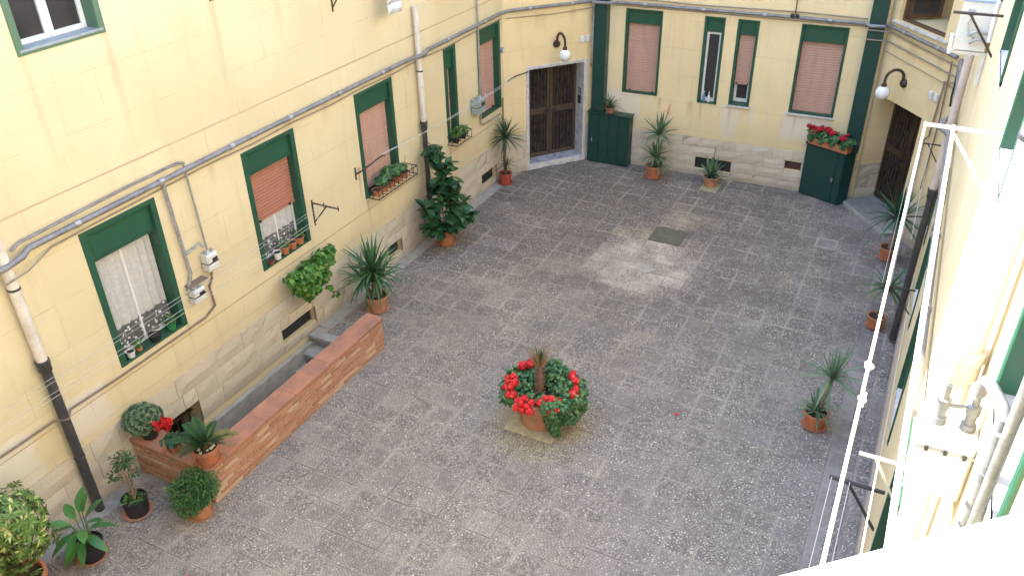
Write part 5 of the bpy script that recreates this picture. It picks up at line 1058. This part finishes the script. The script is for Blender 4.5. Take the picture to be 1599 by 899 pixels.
o = thing('potted_bush', 'large variegated yellow and green bush in the lower left corner', 'potted plant', (-8.0, 3.0, 0), GP); random.seed(94); pot(o, Vector((-7.95, 3.0, 0)), .25, .19, .36, 'terracotta', True)
random.seed(95); mb = MB(); B0 = Vector((-7.95, 3.08, 1.02)); lm_ = []
for k in range(330):
    d = Vector((random.gauss(0, 1), random.gauss(0, 1), random.gauss(.15, 1))).normalized(); kk = rnd(.6, 1.0) * (.86 + .3 * mnoise.noise(d * 2)); p = B0 + Vector((d.x * .52, d.y * .50, d.z * .72)) * kk
    for j in range(9):
        az = j * .698 + rnd(-.2, .2); a1 = d.orthogonal().normalized(); a2 = d.cross(a1); dd = (a1 * math.cos(az) + a2 * math.sin(az)) + d * rnd(.1, .6) + Vector((0, 0, -.15)); mb.leaf(p, dd, d, rnd(.075, .115), .03, .15, .15, .5)
mb.build('foliage', 'leaf_varieg', o, True, kind='stuff'); mb = MB()
for k in range(14): a_ = rnd(0, 6.28); mb.tube([Vector((-7.95, 3.0, .3)), B0 + Vector((.3 * math.cos(a_), .3 * math.sin(a_), rnd(-.3, .35)))], .01, 5)
mb.build('stems', 'bark', o)
# 12 trailing geranium below the second window
o = thing('hanging_geranium', 'bright green trailing geranium hanging on the wall below the second left window', 'hanging plant', (-8.3, 8.75, 1.3), GP); random.seed(96)
pot(o, Vector((-8.27, 8.85, 1.18)), .12, .09, .18, 'terracotta', False); MB().tube([FL(8.85, .0, 1.2), FL(8.85, .19, 1.17)], .012, 6).build('hook', 'iron', o)
cloud(o, [((-8.18, 8.68, 1.30), (.24, .30, .24)), ((-8.16, 9.0, 1.38), (.22, .26, .18)), ((-8.15, 8.45, 1.28), (.2, .22, .2)), ((-8.17, 8.6, 1.06), (.2, .26, .2)), ((-8.2, 8.92, 1.1), (.18, .2, .2)), ((-8.2, 8.78, .9), (.1, .1, .1)), ((-8.16, 9.05, .78), (.08, .09, .07)), ((-8.14, 9.12, .62), (.09, .11, .06)), ((-8.16, 8.26, 1.38), (.16, .18, .13)), ((-8.15, 8.30, 1.16), (.12, .14, .12)), ((-8.16, 9.16, 1.46), (.13, .14, .1)), ((-8.15, 8.5, .93), (.09, .12, .1))], 1750, .085, 'leaf_bright', 97, 'disc', 'foliage', .5, .25)
mb = MB()
for (a_, b_) in (((-8.2, 8.85, 1.0), (-8.15, 9.05, .78)), ((-8.15, 9.05, .78), (-8.14, 9.12, .6)), ((-8.2, 8.8, 1.1), (-8.2, 8.78, .85))): mb.tube([a_, b_], .006, 5)
mb.build('stems', 'stem_green', o)
# 13 window boxes in iron baskets
def basket(F, u0, u1, z, dep, lab, seed, tall=.17):
    o = thing('window_box', lab, 'window box', tuple(F((u0 + u1) / 2, .1, z)), 'plant baskets at the left windows'); q = MB()
    for zz in (z, z + tall): q.tube([F(u0, .0, zz), F(u0, dep, zz), F(u1, dep, zz), F(u1, .0, zz)], .010, 6)
    n_ = int((u1 - u0) / .12)
    for k in range(n_ + 1): u = u0 + (u1 - u0) * k / n_; q.tube([F(u, dep, z), F(u, dep, z + tall)], .006, 5); q.tube([F(u, 0, z), F(u, dep, z)], .006, 5)
    for u in (u0, u1): q.tube([F(u, dep * .5, z), F(u, dep * .5, z + tall)], .006, 5)
    q.build('basket', 'iron', o); return o
o = basket(FL, 10.72, 11.98, 1.66, .24, 'iron window basket with small terracotta pots of green plants at the middle left window', 98); random.seed(99)
for k, u in enumerate((10.84, 11.05, 11.27, 11.5, 11.72)):
    pot(o, FL(u, .12, 1.672), .085, .07, .13, 'terracotta', False, n=16)
cloud(o, [(tuple(FL(10.98, .13, 1.92)), (.13, .16, .1)), (tuple(FL(11.2, .13, 1.98)), (.14, .2, .14)), (tuple(FL(11.42, .14, 1.96)), (.13, .18, .12)), (tuple(FL(11.66, .12, 1.9)), (.12, .14, .09))], 1200, .06, 'leaf_geranium', 100, 'disc', 'foliage', .6, .2); MB().tube([FL(11.6, .1, 1.8), FL(11.75, .14, 2.0), FL(11.78, .14, 2.1)], .004, 5).build('sprig', 'stem_green', o)
o = basket(FL, 13.5, 14.1, 1.64, .22, 'small iron window basket of green plants at the narrow left window', 101); random.seed(102)
for u in (13.64, 13.92): pot(o, FL(u, .11, 1.652), .08, .065, .12, 'pot_black', False, n=16)
cloud(o, [(tuple(FL(13.66, .1, 1.86)), (.12, .13, .12)), (tuple(FL(13.9, .11, 1.84)), (.12, .15, .1))], 360, .06, 'leaf_bush', 103, 'leaf', 'foliage', .6, .2)
# 14 pots on the window ledges
def ledgepot(F, u, d, z, r_, h, mat, lab, plant=None, seed=0, size=.05, grp='little pots on the window ledges'):
    o = thing('flower_pot', lab, 'flower pot', tuple(F(u, d, z)), grp); random.seed(seed); pot(o, F(u, d, z), r_, r_ * .75, h, mat, False, n=18, rim=mat.startswith('terra'))
    if plant: c_ = F(u, d, z + h + .05); cloud(o, [(tuple(c_), (r_ * 1.2, r_ * 1.2, .07))], 90, size, plant, seed + 1, 'leaf', 'foliage', .6, .1)
zl = 1.632
ledgepot(FL, 5.47, -.03, zl, .06, .10, 'pot_white', 'white pot at the left end of the lace curtain window ledge', None, 110); ledgepot(FL, 5.62, -.05, zl, .05, .07, 'terracotta', 'tiny terracotta pot beside the white pot on the lace curtain window ledge', 'leaf_bush', 112)
ledgepot(FL, 5.88, -.03, zl, .085, .11, 'pot_black', 'dark pot with a red saucer in the middle of the lace curtain window ledge', None, 114); ledgepot(FL, 6.17, -.04, zl, .075, .12, 'pot_green', 'green pot with a seedling on the lace curtain window ledge', 'leaf_bush', 116, .04)
ledgepot(FL, 8.17, -.03, zl, .07, .05, 'pot_red', 'flat dark red bowl at the left end of the second window ledge', None, 118); ledgepot(FL, 8.33, -.02, zl, .07, .13, 'pot_white', 'white pot among terracotta pots on the second window ledge', None, 120)
for k, u in enumerate((8.52, 8.70, 8.88)): ledgepot(FL, u, -.03, zl, .075, .13, 'terracotta', ('terracotta pot next to the white pot on the second window ledge', 'terracotta pot in the middle of the second window ledge', 'terracotta pot at the right end of the second window ledge')[k], 'leaf_bush' if k != 1 else None, 122 + k, .05)
for (u, mt, lab) in ((2.59, 'bottle_blue', 'blue bottle standing in the narrow open back window'), (2.70, 'pot_white', 'white soap bottle standing in the narrow open back window')):
    o = thing('bottle', lab, 'bottle', tuple(FF(u, -.03, 1.752))); MB().lathe(FF(u, -.032, 1.752), [(.028, 0), (.03, .01), (.03, .13), (.012, .16), (.012, .2)], 14).build('bottle_body', mt, o, True); MB().lathe(FF(u, -.032, 1.952), [(.014, 0), (.014, .03)], 10).build('cap', 'meter_white', o, True)
